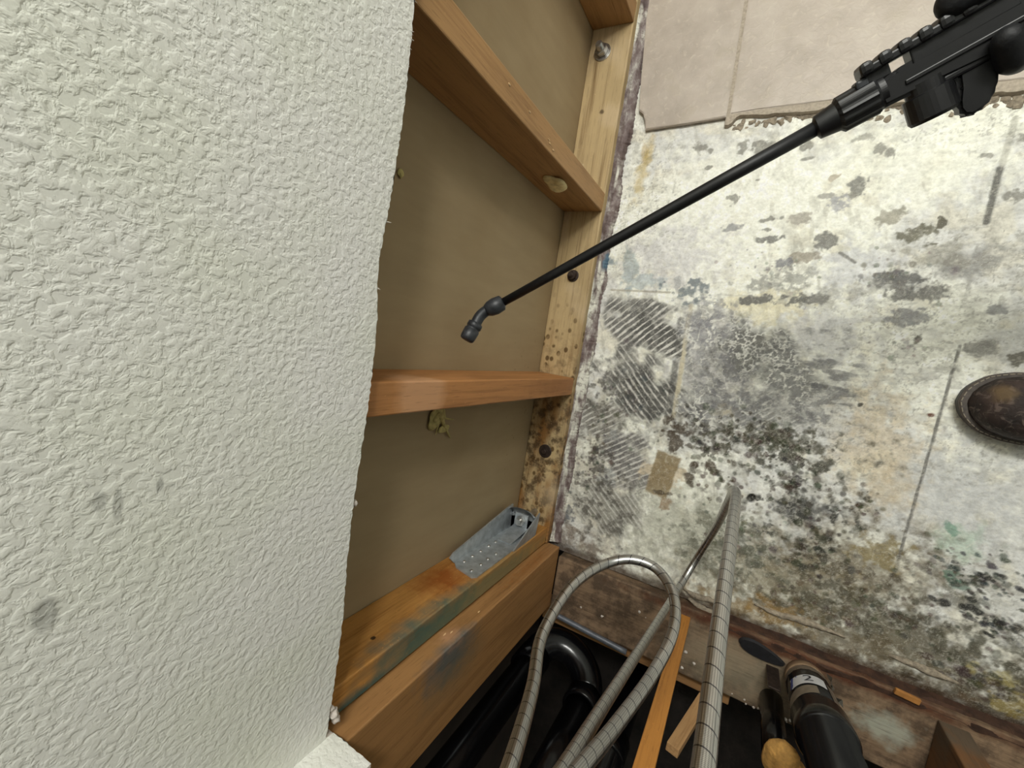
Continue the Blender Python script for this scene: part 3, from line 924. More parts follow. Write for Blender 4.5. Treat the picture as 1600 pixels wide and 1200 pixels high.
s2 = lumber('wall_stud', (-0.089, -0.103, 0.038), (0.0, -0.065, ZT), W1b, 'orange stud below the wand tip, in the middle of the open wall', 'stud')
sa = lumber('wall_stud', (-0.089, -0.454, 0.038), (-0.004, -0.416, ZT), WA, 'amber corner stud with teal stain carrying the steel bracket', 'stud')
sb = lumber('wall_stud', (-0.010, -0.604, 0.022), (0.0275, -0.4575, ZT), WB, 'deep brown corner stud beside the black drain pipes', 'stud')
WD = wood('fir_stud_dirty', lin(70, 48, 30), lin(112, 78, 48), 2, rough=0.8, extra=stained([((0.72, -0.5, 0.02), (0.06, 0.06, 0.09), lin(92, 80, 66), 0.9, 0.6, 0.6, 40)]))
sc_ = lumber('wall_stud', (0.700, -0.618, 0.022), (0.738, -0.500, ZT), WD, 'dark stud at the bottom right corner of the photo', 'stud')
# knots and pale splinters
M_SPL = plain('pale_splinter', lin(222, 188, 140), 0.7, nscale=200)
for par, pts in ((s1, ((0.0004, 0.318, 0.40), (0.0004, 0.312, 0.33), (0.0004, 0.309, 0.325), (0.0004, 0.305, 0.31), (0.0004, 0.321, 0.46))), (sb, ((0.010, -0.4573, 0.42), (0.005, -0.4573, 0.43), (0.015, -0.4573, 0.35)))):
    for p in pts:
        bm = bmesh.new()
        bmesh.ops.create_icosphere(bm, subdivisions=1, radius=0.0022)
        for v in bm.verts: v.co = Vector(p) + Vector((v.co.x * 0.5, v.co.y * 0.7, v.co.z * rnd.uniform(0.8, 2.2)))
        from_bm('splinter', bm, M_SPL, par)

# bottom plates
def plate_dirt(M, c):
    x, y, z = M.sep()
    rot = M.ramp(M.math('MULTIPLY_ADD', M.noise(14, 3), 0.20, M.math('MULTIPLY', y, 1.0)), [(0.0, 1.0), (0.14, 0.0)])
    n = M.new('ShaderNodeMapRange'); M.put(n.inputs[0], M.math('MULTIPLY_ADD', M.noise(14, 3), 0.16, y))
    n.inputs[1].default_value = -0.10; n.inputs[2].default_value = 0.14; n.inputs[3].default_value = 1; n.inputs[4].default_value = 0
    low = n.outputs[0]
    amber = M.ramp(M.noise(16, 4, 0.6, M.map((1.6, 0.5, 1))), [(0.42, 0.0), (0.60, 1.0)])
    c = M.mix(M.math('MULTIPLY', low, M.math('MULTIPLY', amber, 0.8)), c, lin(134, 84, 20))
    dirt = M.ramp(M.noise(46, 5, 0.65), [(0.46, 0.0), (0.60, 1.0)])
    c = M.mix(M.math('MULTIPLY', low, M.math('MULTIPLY', dirt, 0.85)), c, lin(70, 52, 32))
    n2 = M.new('ShaderNodeMapRange'); M.put(n2.inputs[0], y)
    n2.inputs[1].default_value = 0.14; n2.inputs[2].default_value = 0.02; n2.inputs[3].default_value = 0; n2.inputs[4].default_value = 1
    sp = M.ramp(M.voro(62, vec=M.map((1, 0.8, 1))), [(0.24, 1.0), (0.36, 0.0)])
    sp = M.math('MULTIPLY', sp, M.ramp(M.noise(30, 2), [(0.42, 0.0), (0.52, 1.0)]))
    c = M.mix(M.math('MULTIPLY', n2.outputs[0], M.math('MULTIPLY', sp, 0.9)), c, lin(86, 62, 28))
    c = M.mix(M.math('MULTIPLY', M.ramp(M.noise(10, 2, 0.5, M.map((1, 1, 1))), [(0.55, 0.0), (0.7, 1.0)]), 0.5), c, lin(206, 184, 150))
    for p, r, cc, a in (((-0.0660, 0.3738, 0.0380), (0.014, 0.028, 0.02), lin(226, 206, 176), 0.6), ((-0.0462, 0.1593, 0.0380), (0.012, 0.012, 0.02), lin(40, 36, 32), 0.8), ((-0.0383, 0.5050, 0.0380), (0.007, 0.006, 0.02), lin(70, 52, 30), 0.8)):
        c = M.mix(M.math('MULTIPLY', M.near(p, r, 0.5, 0.5, 90), a), c, cc)
    return c


WP = wood('plate_left', lin(128, 102, 66), lin(186, 162, 120), 1, rough=0.6, grain=1.25, extra=plate_dirt, bumps=0.5)
lumber('bottom_plate', (-0.089, -0.455, 0.0), (0.0, 2.2, 0.038), WP, 'stained bottom plate under the left studs, bolts along it', 'lumber', bevel=0.003)


def near_dirt(M, c):
    d = M.ramp(M.noise(26, 5, 0.65), [(0.42, 0.0), (0.60, 1.0)])
    c = M.mix(M.math('MULTIPLY', d, 0.75), c, lin(62, 50, 40))
    c = M.mix(M.math('MULTIPLY', M.near((0.42, -0.56, 0.02), (0.16, 0.07, 0.05), 0.7, 0.5, 30), 0.6), c, lin(150, 140, 118))
    c = M.mix(M.math('MULTIPLY', M.near((0.64, -0.55, 0.02), (0.05, 0.035, 0.05), 0.6, 0.8, 40), 0.75), c, lin(176, 178, 162))
    c = M.mix(M.math('MULTIPLY', M.near((0.50, -0.492, 0.02), (0.36, 0.016, 0.05), 0.6, 0.6, 40), 0.85), c, lin(84, 44, 24))
    return c


WN = wood('plate_near', lin(92, 72, 54), lin(138, 114, 90), 0, rough=0.75, grain=0.9, extra=near_dirt, bumps=0.9)
bp = lumber('bottom_plate', (0.028, -0.622, -0.018), (2.2, -0.4815, 0.020), WN, 'weathered grey-brown plate across the bottom, under the steel hoses', 'lumber', bevel=0.003)
bm = bmesh.new()
add_box(bm, (0.0, -0.665, -0.06), (0.42, -0.624, -0.016), 0.002)
tag(from_bm('joist', bm, wood('joist_wood', lin(120, 84, 50), lin(156, 116, 74), 0, rough=0.75)), 'rough brown joist edge below the weathered plate, behind the pipes', 'lumber')
for i in range(26):                                      # pale debris on the plate
    x, y = (rnd.uniform(0.40, 0.60), -0.619 + rnd.uniform(-0.002, 0.006)) if i < 14 else (rnd.uniform(0.05, 0.9), rnd.uniform(-0.61, -0.5))
    s = rnd.uniform(0.0012, 0.004)
    b2 = bmesh.new(); bmesh.ops.create_icosphere(b2, subdivisions=1, radius=s)
    for v in b2.verts: v.co = Vector((x, y, 0.0205)) + v.co * rnd.uniform(0.6, 1.2)
    from_bm('crumb', b2, M_GYP, bp)
# rotten lip of floor boarding at the slab edge
M_ROT = plain('rotten_wood', lin(66, 42, 28), 0.85, nscale=70, amount=0.55, bump=0.9, bdist=0.004)
bm = bmesh.new()
x = 0.36
prev = None
while x < 1.2:
    n_ = 1.6 * float(vnoise(np.array(x * 40), np.array(2.2), 5)) - 0.3; n_2 = float(vnoise(np.array(x * 55), np.array(7.2), 6))
    ring = [bm.verts.new(p) for p in ((x, -0.472 - 0.004 * n_, -0.008), (x, -0.476 - 0.006 * n_2, 0.004 + 0.010 * n_), (x, -0.484 - 0.006 * n_, 0.016 + 0.008 * n_2), (x, -0.489 - 0.010 * n_2, 0.0205), (x, -0.490, 0.012))]
    if prev:
        for i in range(4): bm.faces.new((prev[i], prev[i + 1], ring[i + 1], ring[i]))
    prev = ring; x += 0.005
tag(from_bm('trim_3', bm, M_ROT), 'red-brown rotten wood along the edge between floor and near plate', kind='structure')
bm = bmesh.new()
add_box(bm, (0, 0, 0), (0.034, 0.010, 0.006), 0.001)
o = from_bm('wood_chip', bm, plain('chip', lin(170, 116, 58), 0.7))
p = (0.6397, -0.4842, 0.0220); o.location = p; o.rotation_euler = (0.1, 0.05, -0.12)
tag(o, 'small orange wood chip on the rotten floor edge near the labelled pipe', 'wood chip')

# ------------------------------------------------------------------ bolts and bracket
M_STEEL = plain('galvanised_steel', lin(186, 192, 196), 0.36, 0.6, nscale=70, amount=0.3, bump=0.05)
M_BOLT = plain('dull_bolt', lin(190, 188, 184), 0.3, 0.9, nscale=120, amount=0.4)
M_RUST = plain('dark_rusty_steel', lin(72, 60, 54), 0.5, 0.6, nscale=150, amount=0.5, bump=0.2)


def hexa(bm, p, r, h, rot=0.0):
    n = 6
    lo = [bm.verts.new((p[0] + r * math.cos(rot + i * math.pi / 3), p[1] + r * math.sin(rot + i * math.pi / 3), p[2])) for i in range(n)]
    hi = [bm.verts.new((v.co.x, v.co.y, p[2] + h)) for v in lo]
    bm.faces.new(lo[::-1]); bm.faces.new(hi)
    for i in range(n): bm.faces.new((lo[i], lo[(i + 1) % n], hi[(i + 1) % n], hi[i]))


def anchor(loc, mat, rod_h, nut_r, wash_r, label, nut_h=0.011):
    t = empty('anchor_bolt', loc)
    tag(t, label, 'bolt')
    x, y, z = loc
    bm = bmesh.new(); add_lathe(bm, (x, y, z), (0, 0, 1), [(-0.002, wash_r), (0.002, wash_r), (0.0026, wash_r - 0.001)], 28)
    from_bm('washer', bm, mat, t)
    bm = bmesh.new(); hexa(bm, (x, y, z + 0.0026), nut_r, nut_h, 0.3)
    bmesh.ops.bevel(bm, geom=bm.edges[:], offset=0.0012, segments=2, affect='EDGES')
    from_bm('nut', bm, mat, t)
    prof = []
    k = 0.0
    while k < rod_h:
        prof += [(k, nut_r * 0.52), (k + 0.001, nut_r * 0.58)]; k += 0.002
    bm = bmesh.new(); add_lathe(bm, (x, y, z + 0.002), (0, 0, 1), prof + [(rod_h + 0.001, nut_r * 0.4)], 18)
    from_bm('threaded_rod', bm, mat, t)
    return t


anchor((-0.058, 0.628, 0.038), M_BOLT, 0.026, 0.013, 0.018, 'shiny anchor bolt in the plate at the foot of the top stud', 0.012)
anchor((-0.042, 0.158, 0.038), M_RUST, 0.018, 0.010, 0.013, 'dark anchor bolt in the plate half hidden under the wand')
anchor((-0.040, -0.243, 0.038), M_RUST, 0.008, 0.0095, 0.0155, 'dark round anchor bolt in the amber plate above the bracket', 0.005)

t = empty('hold_down_bracket', (-0.04, -0.41, 0.038))
tag(t, 'galvanised steel hold-down bracket nailed to the amber corner stud', 'bracket')
XL, XR, YB = -0.066, -0.009, -0.4155


def sheet(bm, pts, off):
    a = [bm.verts.new(p) for p in pts]
    b = [bm.verts.new(Vector(p) + Vector(off)) for p in pts]
    bm.faces.new(a); bm.faces.new(b[::-1])
    n = len(a)
    for i in range(n): bm.faces.new((a[i], b[i], b[(i + 1) % n], a[(i + 1) % n]))


bm = bmesh.new()
sheet(bm, [(XL, YB, 0.10), (XL, YB, 0.318), (XL + 0.012, YB, 0.330), (XR - 0.006, YB, 0.338), (XR, YB, 0.330), (XR, YB, 0.10)], (0, 0.0028, 0))
from_bm('back_plate', bm, M_STEEL, t)
bm = bmesh.new()
sheet(bm, [(XL, YB, 0.10), (XL, YB, 0.318), (XL - 0.003, YB + 0.012, 0.330), (XL - 0.004, YB + 0.018, 0.318), (XL - 0.004, YB + 0.050, 0.125), (XL - 0.004, YB + 0.052, 0.10)], (-0.0028, 0, 0))
from_bm('side_flange', bm, M_STEEL, t)
bm = bmesh.new()
sheet(bm, [(XR, YB, 0.10), (XR, YB, 0.20), (XR + 0.001, YB + 0.004, 0.20), (XR + 0.003, YB + 0.042, 0.125), (XR + 0.003, YB + 0.052, 0.10)], (0.0028, 0, 0))
from_bm('side_flange', bm, M_STEEL, t)
bm = bmesh.new()                                         # seat with curled-up nose
pr_ = [(0.0, 0.0), (0.030, 0.0), (0.042, -0.001), (0.050, 0.004), (0.055, 0.011), (0.057, 0.018)]
n = 9
rows = []
for (dy, dz) in pr_:
    row = []
    for i in range(n):
        s = i / (n - 1)
        round_ = 0.010 * (abs(2 * s - 1) ** 3) * (dy / 0.057) ** 2
        row.append(bm.verts.new((XL - 0.004 + (XR - XL + 0.007) * s, YB + dy - round_, 0.105 + dz)))
    rows.append(row)
for a, b in zip(rows, rows[1:]):
    for i in range(n - 1): bm.faces.new((a[i], a[i + 1], b[i + 1], b[i]))
bmesh.ops.solidify(bm, geom=bm.faces[:], thickness=0.003)
from_bm('seat', bm, M_STEEL, t, True)
bm = bmesh.new()                                         # sloped stiffener between back plate and seat
sheet(bm, [(-0.052, YB + 0.0028, 0.185), (-0.022, YB + 0.0028, 0.185), (-0.020, YB + 0.012, 0.112), (-0.056, YB + 0.012, 0.112)], (0, 0.002, 0.001))
from_bm('stiffener', bm, M_STEEL, t)
bc = Vector((-0.0405, YB + 0.027, 0.108))
bm = bmesh.new(); add_box(bm, bc + Vector((-0.016, -0.015, 0.0)), bc + Vector((0.016, 0.015, 0.0045)), 0.0015)
from_bm('square_washer', bm, M_STEEL, t)
bm = bmesh.new(); hexa(bm, bc + Vector((0, 0, 0.0045)), 0.0115, 0.010, 0.2)
bmesh.ops.bevel(bm, geom=bm.edges[:], offset=0.001, segments=2, affect='EDGES')
from_bm('nut', bm, M_BOLT, t)
bm = bmesh.new(); add_cyl(bm, (bc.x, bc.y, 0.02), (bc.x, bc.y, bc.z + 0.019), 0.0065, None, 16)
from_bm('threaded_rod', bm, M_BOLT, t)
for (x, z) in ((-0.053, 0.306), (-0.053, 0.279), (-0.052, 0.252), (-0.052, 0.222), (-0.051, 0.197), (-0.026, 0.322), (-0.025, 0.293), (-0.026, 0.267), (-0.025, 0.239)):
    bm = bmesh.new()
    add_lathe(bm, (x, YB + 0.002, z), (0, 1, 0), [(0, 0.0036), (0.002, 0.0036), (0.0034, 0.0022)], 12)
    from_bm('nail', bm, M_BOLT, t, True)

# ------------------------------------------------------------------ scraps stuck to the framing
def lump(name, c, r, mat, label, cat, seed=1, flat=(1, 1, 1), parent=None, amp=0.6):
    rr = random.Random(seed)
    bm = bmesh.new()
    bmesh.ops.create_icosphere(bm, subdivisions=3, radius=1.0)
    dirs = [(Vector((rr.uniform(-1, 1), rr.uniform(-1, 1), rr.uniform(-1, 1))).normalized(), rr.uniform(-amp, amp)) for _ in range(14)]
    for v in bm.verts:
        d = v.co.normalized()
        k = 1 + sum(a * max(0, d.dot(q)) ** 5 for q, a in dirs)
        v.co = Vector(c) + Vector((d.x * r * flat[0], d.y * r * flat[1], d.z * r * flat[2])) * k
    o = from_bm(name, bm, mat, parent, True)
    if label: tag(o, label, cat)
    return o


M_FOAM = plain('pale_foam', lin(228, 212, 160), 0.85, nscale=120, amount=0.25, bump=0.5)
M_WISP = plain('insulation_wisp', lin(186, 172, 112), 0.9, nscale=160, amount=0.3, bump=0.4)
lump('foam_scrap', (-0.034, 0.292, 0.207), 0.019, M_FOAM, 'pale yellow foam scrap stuck to the side of the long upright stud', 'foam', 4, (1.0, 0.5, 1.4))
t = empty('insulation_wisp', (-0.086, -0.15, 0.38))
tag(t, 'pale wisp of insulation clinging to the back paper under the orange stud', 'insulation')
c0 = Vector((-0.0860, -0.1449, 0.3988))
for k, (dy, dz, r) in enumerate(((0.0, 0.0, 0.0022), (0.012, -0.030, 0.0018), (-0.006, -0.028, 0.003), (0.020, -0.012, 0.0014))):
    pts = catmull([c0 + Vector((0, 0.022 - 0.012 * k, 0.012)), c0 + Vector((0.004, 0.008, 0.002 * k)), c0 + Vector((0.002, dy * 0.8 - 0.010, dz * 0.7)), c0 + Vector((0, dy * 1.8 - 0.026, dz * 1.5))], 6)
    link('fibre', tube_mesh('fibre', pts, lambda s, r=r: r * (1.9 - 1.6 * s), 8), M_WISP, t, True)
lump('fibre', c0 + Vector((0.001, 0.004, 0.006)), 0.017, M_WISP, None, None, 9, (0.25, 0.8, 1.2), t)
lump('fibre', c0 + Vector((0.001, -0.016, -0.016)), 0.010, M_WISP, None, None, 12, (0.25, 0.6, 1.5), t)
lump('foam_scrap', Vector((-0.0870, 0.1819, 0.5412)), 0.0055, M_WISP, 'tiny tuft of insulation on the back paper beside the drywall edge', 'insulation', 7, (0.4, 1.2, 1.0))

# ------------------------------------------------------------------ braided steel hoses
def mat_braid():
    M = Mat('braided_steel', 0.30, 1.0)
    uv = M.new('ShaderNodeTexCoord').outputs['UV']
    u, v, _ = M.sep(uv)
    a = M.math('SINE', M.math('MULTIPLY_ADD', v, 2600.0, M.math('MULTIPLY', u, 75.4)))
    b = M.math('SINE', M.math('MULTIPLY_ADD', v, -2600.0, M.math('MULTIPLY', u, 75.4)))
    w = M.math('MULTIPLY', a, b)
    ring = M.math('FRACT', M.math('ADD', M.math('MULTIPLY', v, 62.0), M.math('MULTIPLY', u, 1.0)))
    line = M.math('LESS_THAN', ring, 0.075)
    c = M.ramp(M.math('MULTIPLY_ADD', w, 0.5, 0.5), [(0.1, lin(150, 149, 147)), (0.6, lin(192, 191, 189)), (1.0, lin(222, 221, 219))])
    c = M.mix(M.math('MULTIPLY', line, 0.8), c, lin(52, 52, 66))
    M.color(c)
    M.bump(w, 0.10, 0.0005)
    return M.m


M_BRAID = mat_braid()


def hose(pts, r, label, base):
    t = empty('braided_hose', base)
    tag(t, label, 'hose', 'braided steel supply hoses')
    P = catmull(pts, 14)
    link('braided_sleeve', tube_mesh('braided_sleeve', P, r, 20), M_BRAID, t, True)
    for p, q in ((P[0], P[1]), (P[-1], P[-2])):
        d = (p - q).normalized()
        bm = bmesh.new(); add_lathe(bm, p - d * 0.004, d, [(0, r * 1.12), (0.018, r * 1.12), (0.02, r * 0.9)], 18)
        from_bm('ferrule', bm, M_STEEL, t, True)
        bm = bmesh.new(); add_lathe(bm, p + d * 0.015, d, [(0, r * 1.5), (0.016, r * 1.5)], 6)
        from_bm('coupling_nut', bm, M_BOLT, t)
    return t


hose([(0.2619, -0.2484, 0.8083), (0.2475, -0.2836, 0.7403), (0.2374, -0.2946, 0.6902), (0.2139, -0.3121, 0.6023), (0.1890, -0.3139, 0.5247), (0.1883, -0.2972, 0.4435), (0.2075, -0.2860, 0.3810), (0.2392, -0.2738, 0.3571), (0.2744, -0.2743, 0.3557), (0.3021, -0.2873, 0.3823), (0.3118, -0.3069, 0.4250), (0.3042, -0.3230, 0.4876), (0.2897, -0.3155, 0.5854), (0.2800, -0.2941, 0.6676), (0.2697, -0.2769, 0.7393), (0.2658, -0.2601, 0.7962)], 0.0064,
     'braided steel hose curling in a round loop above the plate', (0.15, -0.60, 0.02))
hose([(0.3481, -0.2035, 0.7803), (0.3491, -0.2017, 0.7512), (0.3499, -0.2029, 0.7168), (0.3496, -0.2000, 0.6711), (0.3488, -0.1880, 0.6020), (0.3485, -0.1725, 0.5151), (0.3481, -0.1568, 0.3998), (0.3479, -0.1527, 0.3312), (0.3452, -0.1606, 0.2881), (0.3425, -0.1916, 0.2306), (0.3329, -0.2636, 0.1473), (0.3140, -0.3419, 0.0982), (0.2950, -0.3948, 0.1370), (0.2826, -0.3958, 0.2574), (0.2743, -0.3674, 0.4176), (0.2698, -0.3302, 0.5692), (0.2707, -0.2944, 0.6725), (0.2674, -0.2738, 0.7515), (0.2683, -0.2597, 0.7948)], 0.0062,
     'straight braided steel hose bent back sharply over the mouldy floor', (0.33, -0.40, 0.0))

# ------------------------------------------------------------------ black drain pipes
M_ABS = plain('black_abs', lin(13, 13, 15), 0.2, 0.0, 0.5, nscale=40, amount=0.3)
t = empty('drain_trap', (0.08, -0.70, 0.0))
tag(t, 'glossy black plastic drain pipe with elbow beside the corner stud', 'drain pipe')
L1, L2 = Vector((0.030, -0.700, 0.0)), Vector((0.155, -0.735, 0.0))
bm = bmesh.new(); add_lathe(bm, L1 + Vector((0, 0, 0.10)), (0, 0, 1), [(0, 0.030), (0.9, 0.030)], 36)
from_bm('pipe', bm, M_ABS, t, True)
bm = bmesh.new(); add_lathe(bm, L1 + Vector((0, 0, 0.075)), (0, 0, 1), [(0, 0.032), (0.0, 0.0365), (0.048, 0.0365), (0.05, 0.035), (0.05, 0.0302)], 36, cap=False)
from_bm('hub', bm, M_ABS, t, True)
arc = [L1 + Vector((0, 0, 0.09))]
for k in range(0, 19):
    a = math.pi * k / 18
    c = (L1 + L2) / 2
    arc.append(c + (L1 - L2) / 2 * math.cos(a) + Vector((0, 0.030 * math.sin(a), 0.07 - 0.052 * math.sin(a))))
arc.append(L2 + Vector((0, 0, 0.09)))
link('trap_bend', tube_mesh('trap_bend', arc, 0.0335, 36), M_ABS, t, True)
bm = bmesh.new(); add_lathe(bm, L2 + Vector((0, 0, 0.07)), (0, 0, 1), [(0, 0.033), (0, 0.0375), (0.036, 0.0375), (0.038, 0.036), (0.038, 0.031)], 36, cap=False)
from_bm('hub', bm, M_ABS, t, True)
bm = bmesh.new(); add_lathe(bm, L2 + Vector((0, 0, 0.09)), (0, 0, 1), [(0, 0.030), (0.35, 0.030)], 36)
from_bm('pipe', bm, M_ABS, t, True)
t = empty('vent_pipe', (0.225, -0.80, -0.26))
tag(t, 'dark vertical drain pipe in the shadows behind the hoses', 'drain pipe')
bm = bmesh.new(); add_lathe(bm, (0.225, -0.80, -0.26), (0, 0, 1), [(0, 0.030), (0.55, 0.030)], 32)
from_bm('pipe', bm, M_ABS, t, True)
bm = bmesh.new(); add_lathe(bm, (0.225, -0.80, 0.06), (0, 0, 1), [(0, 0.031), (0, 0.036), (0.05, 0.036), (0.052, 0.0345), (0.052, 0.0302)], 32, cap=False)
from_bm('hub', bm, M_ABS, t, True)

# labelled pipe rising through the near plate
pb, pt = Vector((0.5205, -0.5230, 0.0214)), Vector((0.5197, -0.4715, 0.2773))
ax = (pt - pb).normalized()
t = empty('labelled_pipe', pb)
tag(t, 'black plastic pipe with white and blue sticker rising from the plate', 'drain pipe')
M_WRAP = plain('dusty_grey_wrap', lin(118, 106, 92), 0.4, 0.0, 0.5, nscale=50, amount=0.55)
M_RING = plain('tan_ring', lin(150, 124, 98), 0.6, nscale=60, amount=0.3)
bm = bmesh.new(); add_lathe(bm, pb - ax * 0.004, ax, [(0, 0.029), (0.02, 0.0315), (0.030, 0.0325), (0.040, 0.0325)], 36)
from_bm('neck_ring', bm, M_RING, t, True)
bm = bmesh.new(); add_lathe(bm, pb + ax * 0.030, ax, [(0, 0.0322), (0.02, 0.0332), (0.16, 0.0345)], 36)
from_bm('body', bm, M_ABS, t, True)
bm = bmesh.new(); add_lathe(bm, pb + ax * 0.165, ax, [(0, 0.0345), (0.0, 0.0385), (0.05, 0.039), (0.055, 0.0365), (0.055, 0.034), (0.35, 0.034)], 36)
from_bm('coupling', bm, M_ABS, t, True)
# frame on the side of the pipe that faces the room
to_cam = Vector((0.333, 0.0, 0.958)) - (pb + ax * 0.05)
nf = (to_cam - ax * to_cam.dot(ax)).normalized()
sf = ax.cross(nf).normalized()


def patch(name, s0, s1, a0, a1, mat, r_of, skew=0.0, n=14):
    bm = bmesh.new()
    A, B = [], []
    for i in range(n + 1):
        k = i / n
        a = a0 + (a1 - a0) * k
        d = nf * math.cos(a) + sf * math.sin(a)
        A.append(bm.verts.new(pb + ax * (s0 + skew * k) + d * r_of(s0)))
        B.append(bm.verts.new(pb + ax * (s1 + skew * k) + d * r_of(s1)))
    for i in range(n): bm.faces.new((A[i], A[i + 1], B[i + 1], B[i]))
    return from_bm(name, bm, mat, t, True)


rp = lambda s: 0.0334 + 0.012 * max(0.0, s - 0.02)
patch('dust_film', 0.040, 0.056, -2.6, 2.6, M_WRAP, rp)
patch('dust_film', 0.122, 0.150, -0.4, 1.3, M_WRAP, rp, 0.006)
patch('dust_film', 0.088, 0.150, -1.45, -0.95, M_WRAP, rp)
M_STK = plain('white_sticker', lin(206, 206, 210), 0.4, nscale=30, amount=0.08)
M_STB = plain('blue_print', lin(52, 62, 128), 0.4, nscale=30, amount=0.1)
SGN = 1 if sf.dot(Vector((0.867, 0.15, -0.475))) > 0 else -1
lab = patch('sticker', 0.082, 0.116, -0.85, 0.70, M_STK, lambda s: rp(s) + 0.0004, 0.002)


def on_pipe(s, a, lift=0.0008):
    d = nf * math.cos(a) + sf * math.sin(a)
    return pb + ax * s + d * (rp(s) + lift)


bm = bmesh.new()                                         # blue wedge
left = -SGN
q = [on_pipe(0.0835, left * 0.62), on_pipe(0.0835, left * 0.28), on_pipe(0.1155, left * 0.68), on_pipe(0.1155, left * 0.82)]
bm.faces.new([bm.verts.new(p) for p in q])
from_bm('blue_wedge', bm, M_STB, lab)


def text_on_pipe(s_txt, size, s0, a_c, mat):
    cu = bpy.data.curves.new('print', 'FONT')
    cu.body = s_txt; cu.size = size; cu.align_x = 'CENTER'; cu.align_y = 'CENTER'
    o = bpy.data.objects.new('print', cu); col.objects.link(o)
    dg = bpy.context.evaluated_depsgraph_get(); dg.update()
    me = bpy.data.meshes.new_from_object(o.evaluated_get(dg))
    bpy.data.objects.remove(o)
    me.materials.clear()
    for v in me.vertices:
        x, y = v.co.x, v.co.y
        v.co = on_pipe(s0 - y, a_c + SGN * x / 0.034, 0.0009)
    return link('print', me, mat, lab)


M_INK = plain('dark_print', lin(36, 36, 44), 0.5)
text_on_pipe('2', 0.030, 0.0985, SGN * 0.15, M_INK)

# grey rod lying along the back of the plate
P = [Vector((0.030, -0.615, 0.0265)), Vector((0.12, -0.6205, 0.0262)), Vector((0.215, -0.626, 0.026))]
o = link('conduit', tube_mesh('conduit', catmull(P, 6), 0.0062, 16), plain('grey_conduit', lin(112, 116, 124), 0.45, 0.4, nscale=60), smooth=True)
tag(o, 'short grey conduit lying along the back of the weathered plate', 'conduit')
anchor((0.062, -0.560, 0.020), M_BOLT, 0.006, 0.006, 0.008, 'small silver bolt in the weathered plate inside the hose loop', 0.004)

# black rubber tab
bm = bmesh.new()
n = 24
ca2 = Vector((0.4499, -0.5068, 0.0240))
ctr, top = [], []
for i in range(n):
    a = 2 * math.pi * i / n
    x, y = 0.040 * math.cos(a), 0.0155 * math.sin(a) * (1.0 + 0.35 * math.cos(a) * -1)
    ctr.append(bm.verts.new((x, y, 0))); top.append(bm.verts.new((x * 0.94, y * 0.9, 0.005)))
bm.faces.new(ctr[::-1]); bm.faces.new(top)
for i in range(n): bm.faces.new((ctr[i], ctr[(i + 1) % n], top[(i + 1) % n], top[i]))
o = from_bm('rubber_flap', bm, plain('black_rubber', lin(30, 30, 34), 0.7, nscale=120, amount=0.5, bump=0.5), smooth=False)
o.location = ca2; o.rotation_euler = (0.25, 0.0, -0.16)
tag(o, 'black leaf-shaped rubber flap on the plate beside the labelled pipe', 'rubber flap')
# metal strap beside the labelled pipe
bm = bmesh.new()
add_box(bm, (0.462, -0.532, 0.020), (0.482, -0.528, 0.085), 0.0008)
o = from_bm('pipe_strap', bm, M_RUST)
tag(o, 'dark metal strap standing beside the labelled pipe', 'strap')
# thin crumpled film hanging on the right of the pipe
bm = bmesh.new()
rows = []
for i in range(10):
    k = i / 9
    p = pb + ax * (0.02 + 0.11 * k) - sf * (-SGN) * 0.0 + sf * SGN * (0.036 + 0.003 * math.sin(k * 9)) + nf * 0.004 * math.cos(k * 13)
    rows.append((bm.verts.new(p), bm.verts.new(p + nf * 0.008 + sf * SGN * 0.004 * math.sin(k * 17))))
for a, b in zip(rows, rows[1:]): bm.faces.new((a[0], a[1], b[1], b[0]))
bmesh.ops.solidify(bm, geom=bm.faces[:], thickness=0.0012)
o = from_bm('plastic_film', bm, plain('cloudy_film', lin(150, 146, 136), 0.25, nscale=90, amount=0.4))
tag(o, 'cloudy strip of plastic film along the labelled pipe', 'plastic film')

# ------------------------------------------------------------------ loose wood
WO = wood('orange_batten', lin(156, 100, 44), lin(188, 128, 60), 2)
bm = bmesh.new()
add_box(bm, (0.2985, -0.517, 0.020), (0.3255, -0.499, 0.62), 0.0012)
for v in bm.verts:
    k = (v.co.z - 0.02) / 0.6
    v.co.x += -0.004 * k
    if v.co.z < 0.06: v.co.x = 0.312 + (v.co.x - 0.312) * 0.75
tag(from_bm('wood_batten', bm, WO), 'orange wooden batten standing on the near plate between the hoses', 'wood strip')
p0, p1 = Vector((0.3722, -0.6114, 0.0758)), Vector((0.3368, -0.6105, 0.2308))
d = p1 - p0
bm = bmesh.new(); add_box(bm, (-0.0075, -0.010, 0), (0.0075, 0.010, d.length), 0.001)
o = from_bm('wood_stake', bm, wood('stake_wood', lin(150, 106, 66), lin(190, 150, 104), 2))
o.location = p0; o.rotation_mode = 'QUATERNION'; o.rotation_quaternion = d.to_track_quat('Z', 'Y')
tag(o, 'short pale wooden stake leaning beside the thick steel hose', 'wood strip')
M_OR = plain('orange_foam', lin(210, 160, 88), 0.85, nscale=90, amount=0.4, bump=0.9, bdist=0.004)
t = empty('foam_on_added_stalk', (0.477, -0.585, 0.02))
tag(t, 'torn orange foam at the bottom edge on an added black stalk standing in for the dark', 'foam on stalk')
pc = Vector((0.4809, -0.5781, 0.1965))
bm = bmesh.new(); add_lathe(bm, (pc.x, pc.y - 0.012, 0.02), (0, 0, 1), [(0, 0.019), (pc.z - 0.04, 0.019)], 24)  # added black stalk: carries the foam and stands in for the dark below it
from_bm('pipe', bm, M_ABS, t, True)
lump('torn_foam', pc, 0.018, M_OR, None, None, 3, (1.1, 1.0, 0.8), t, 1.1)
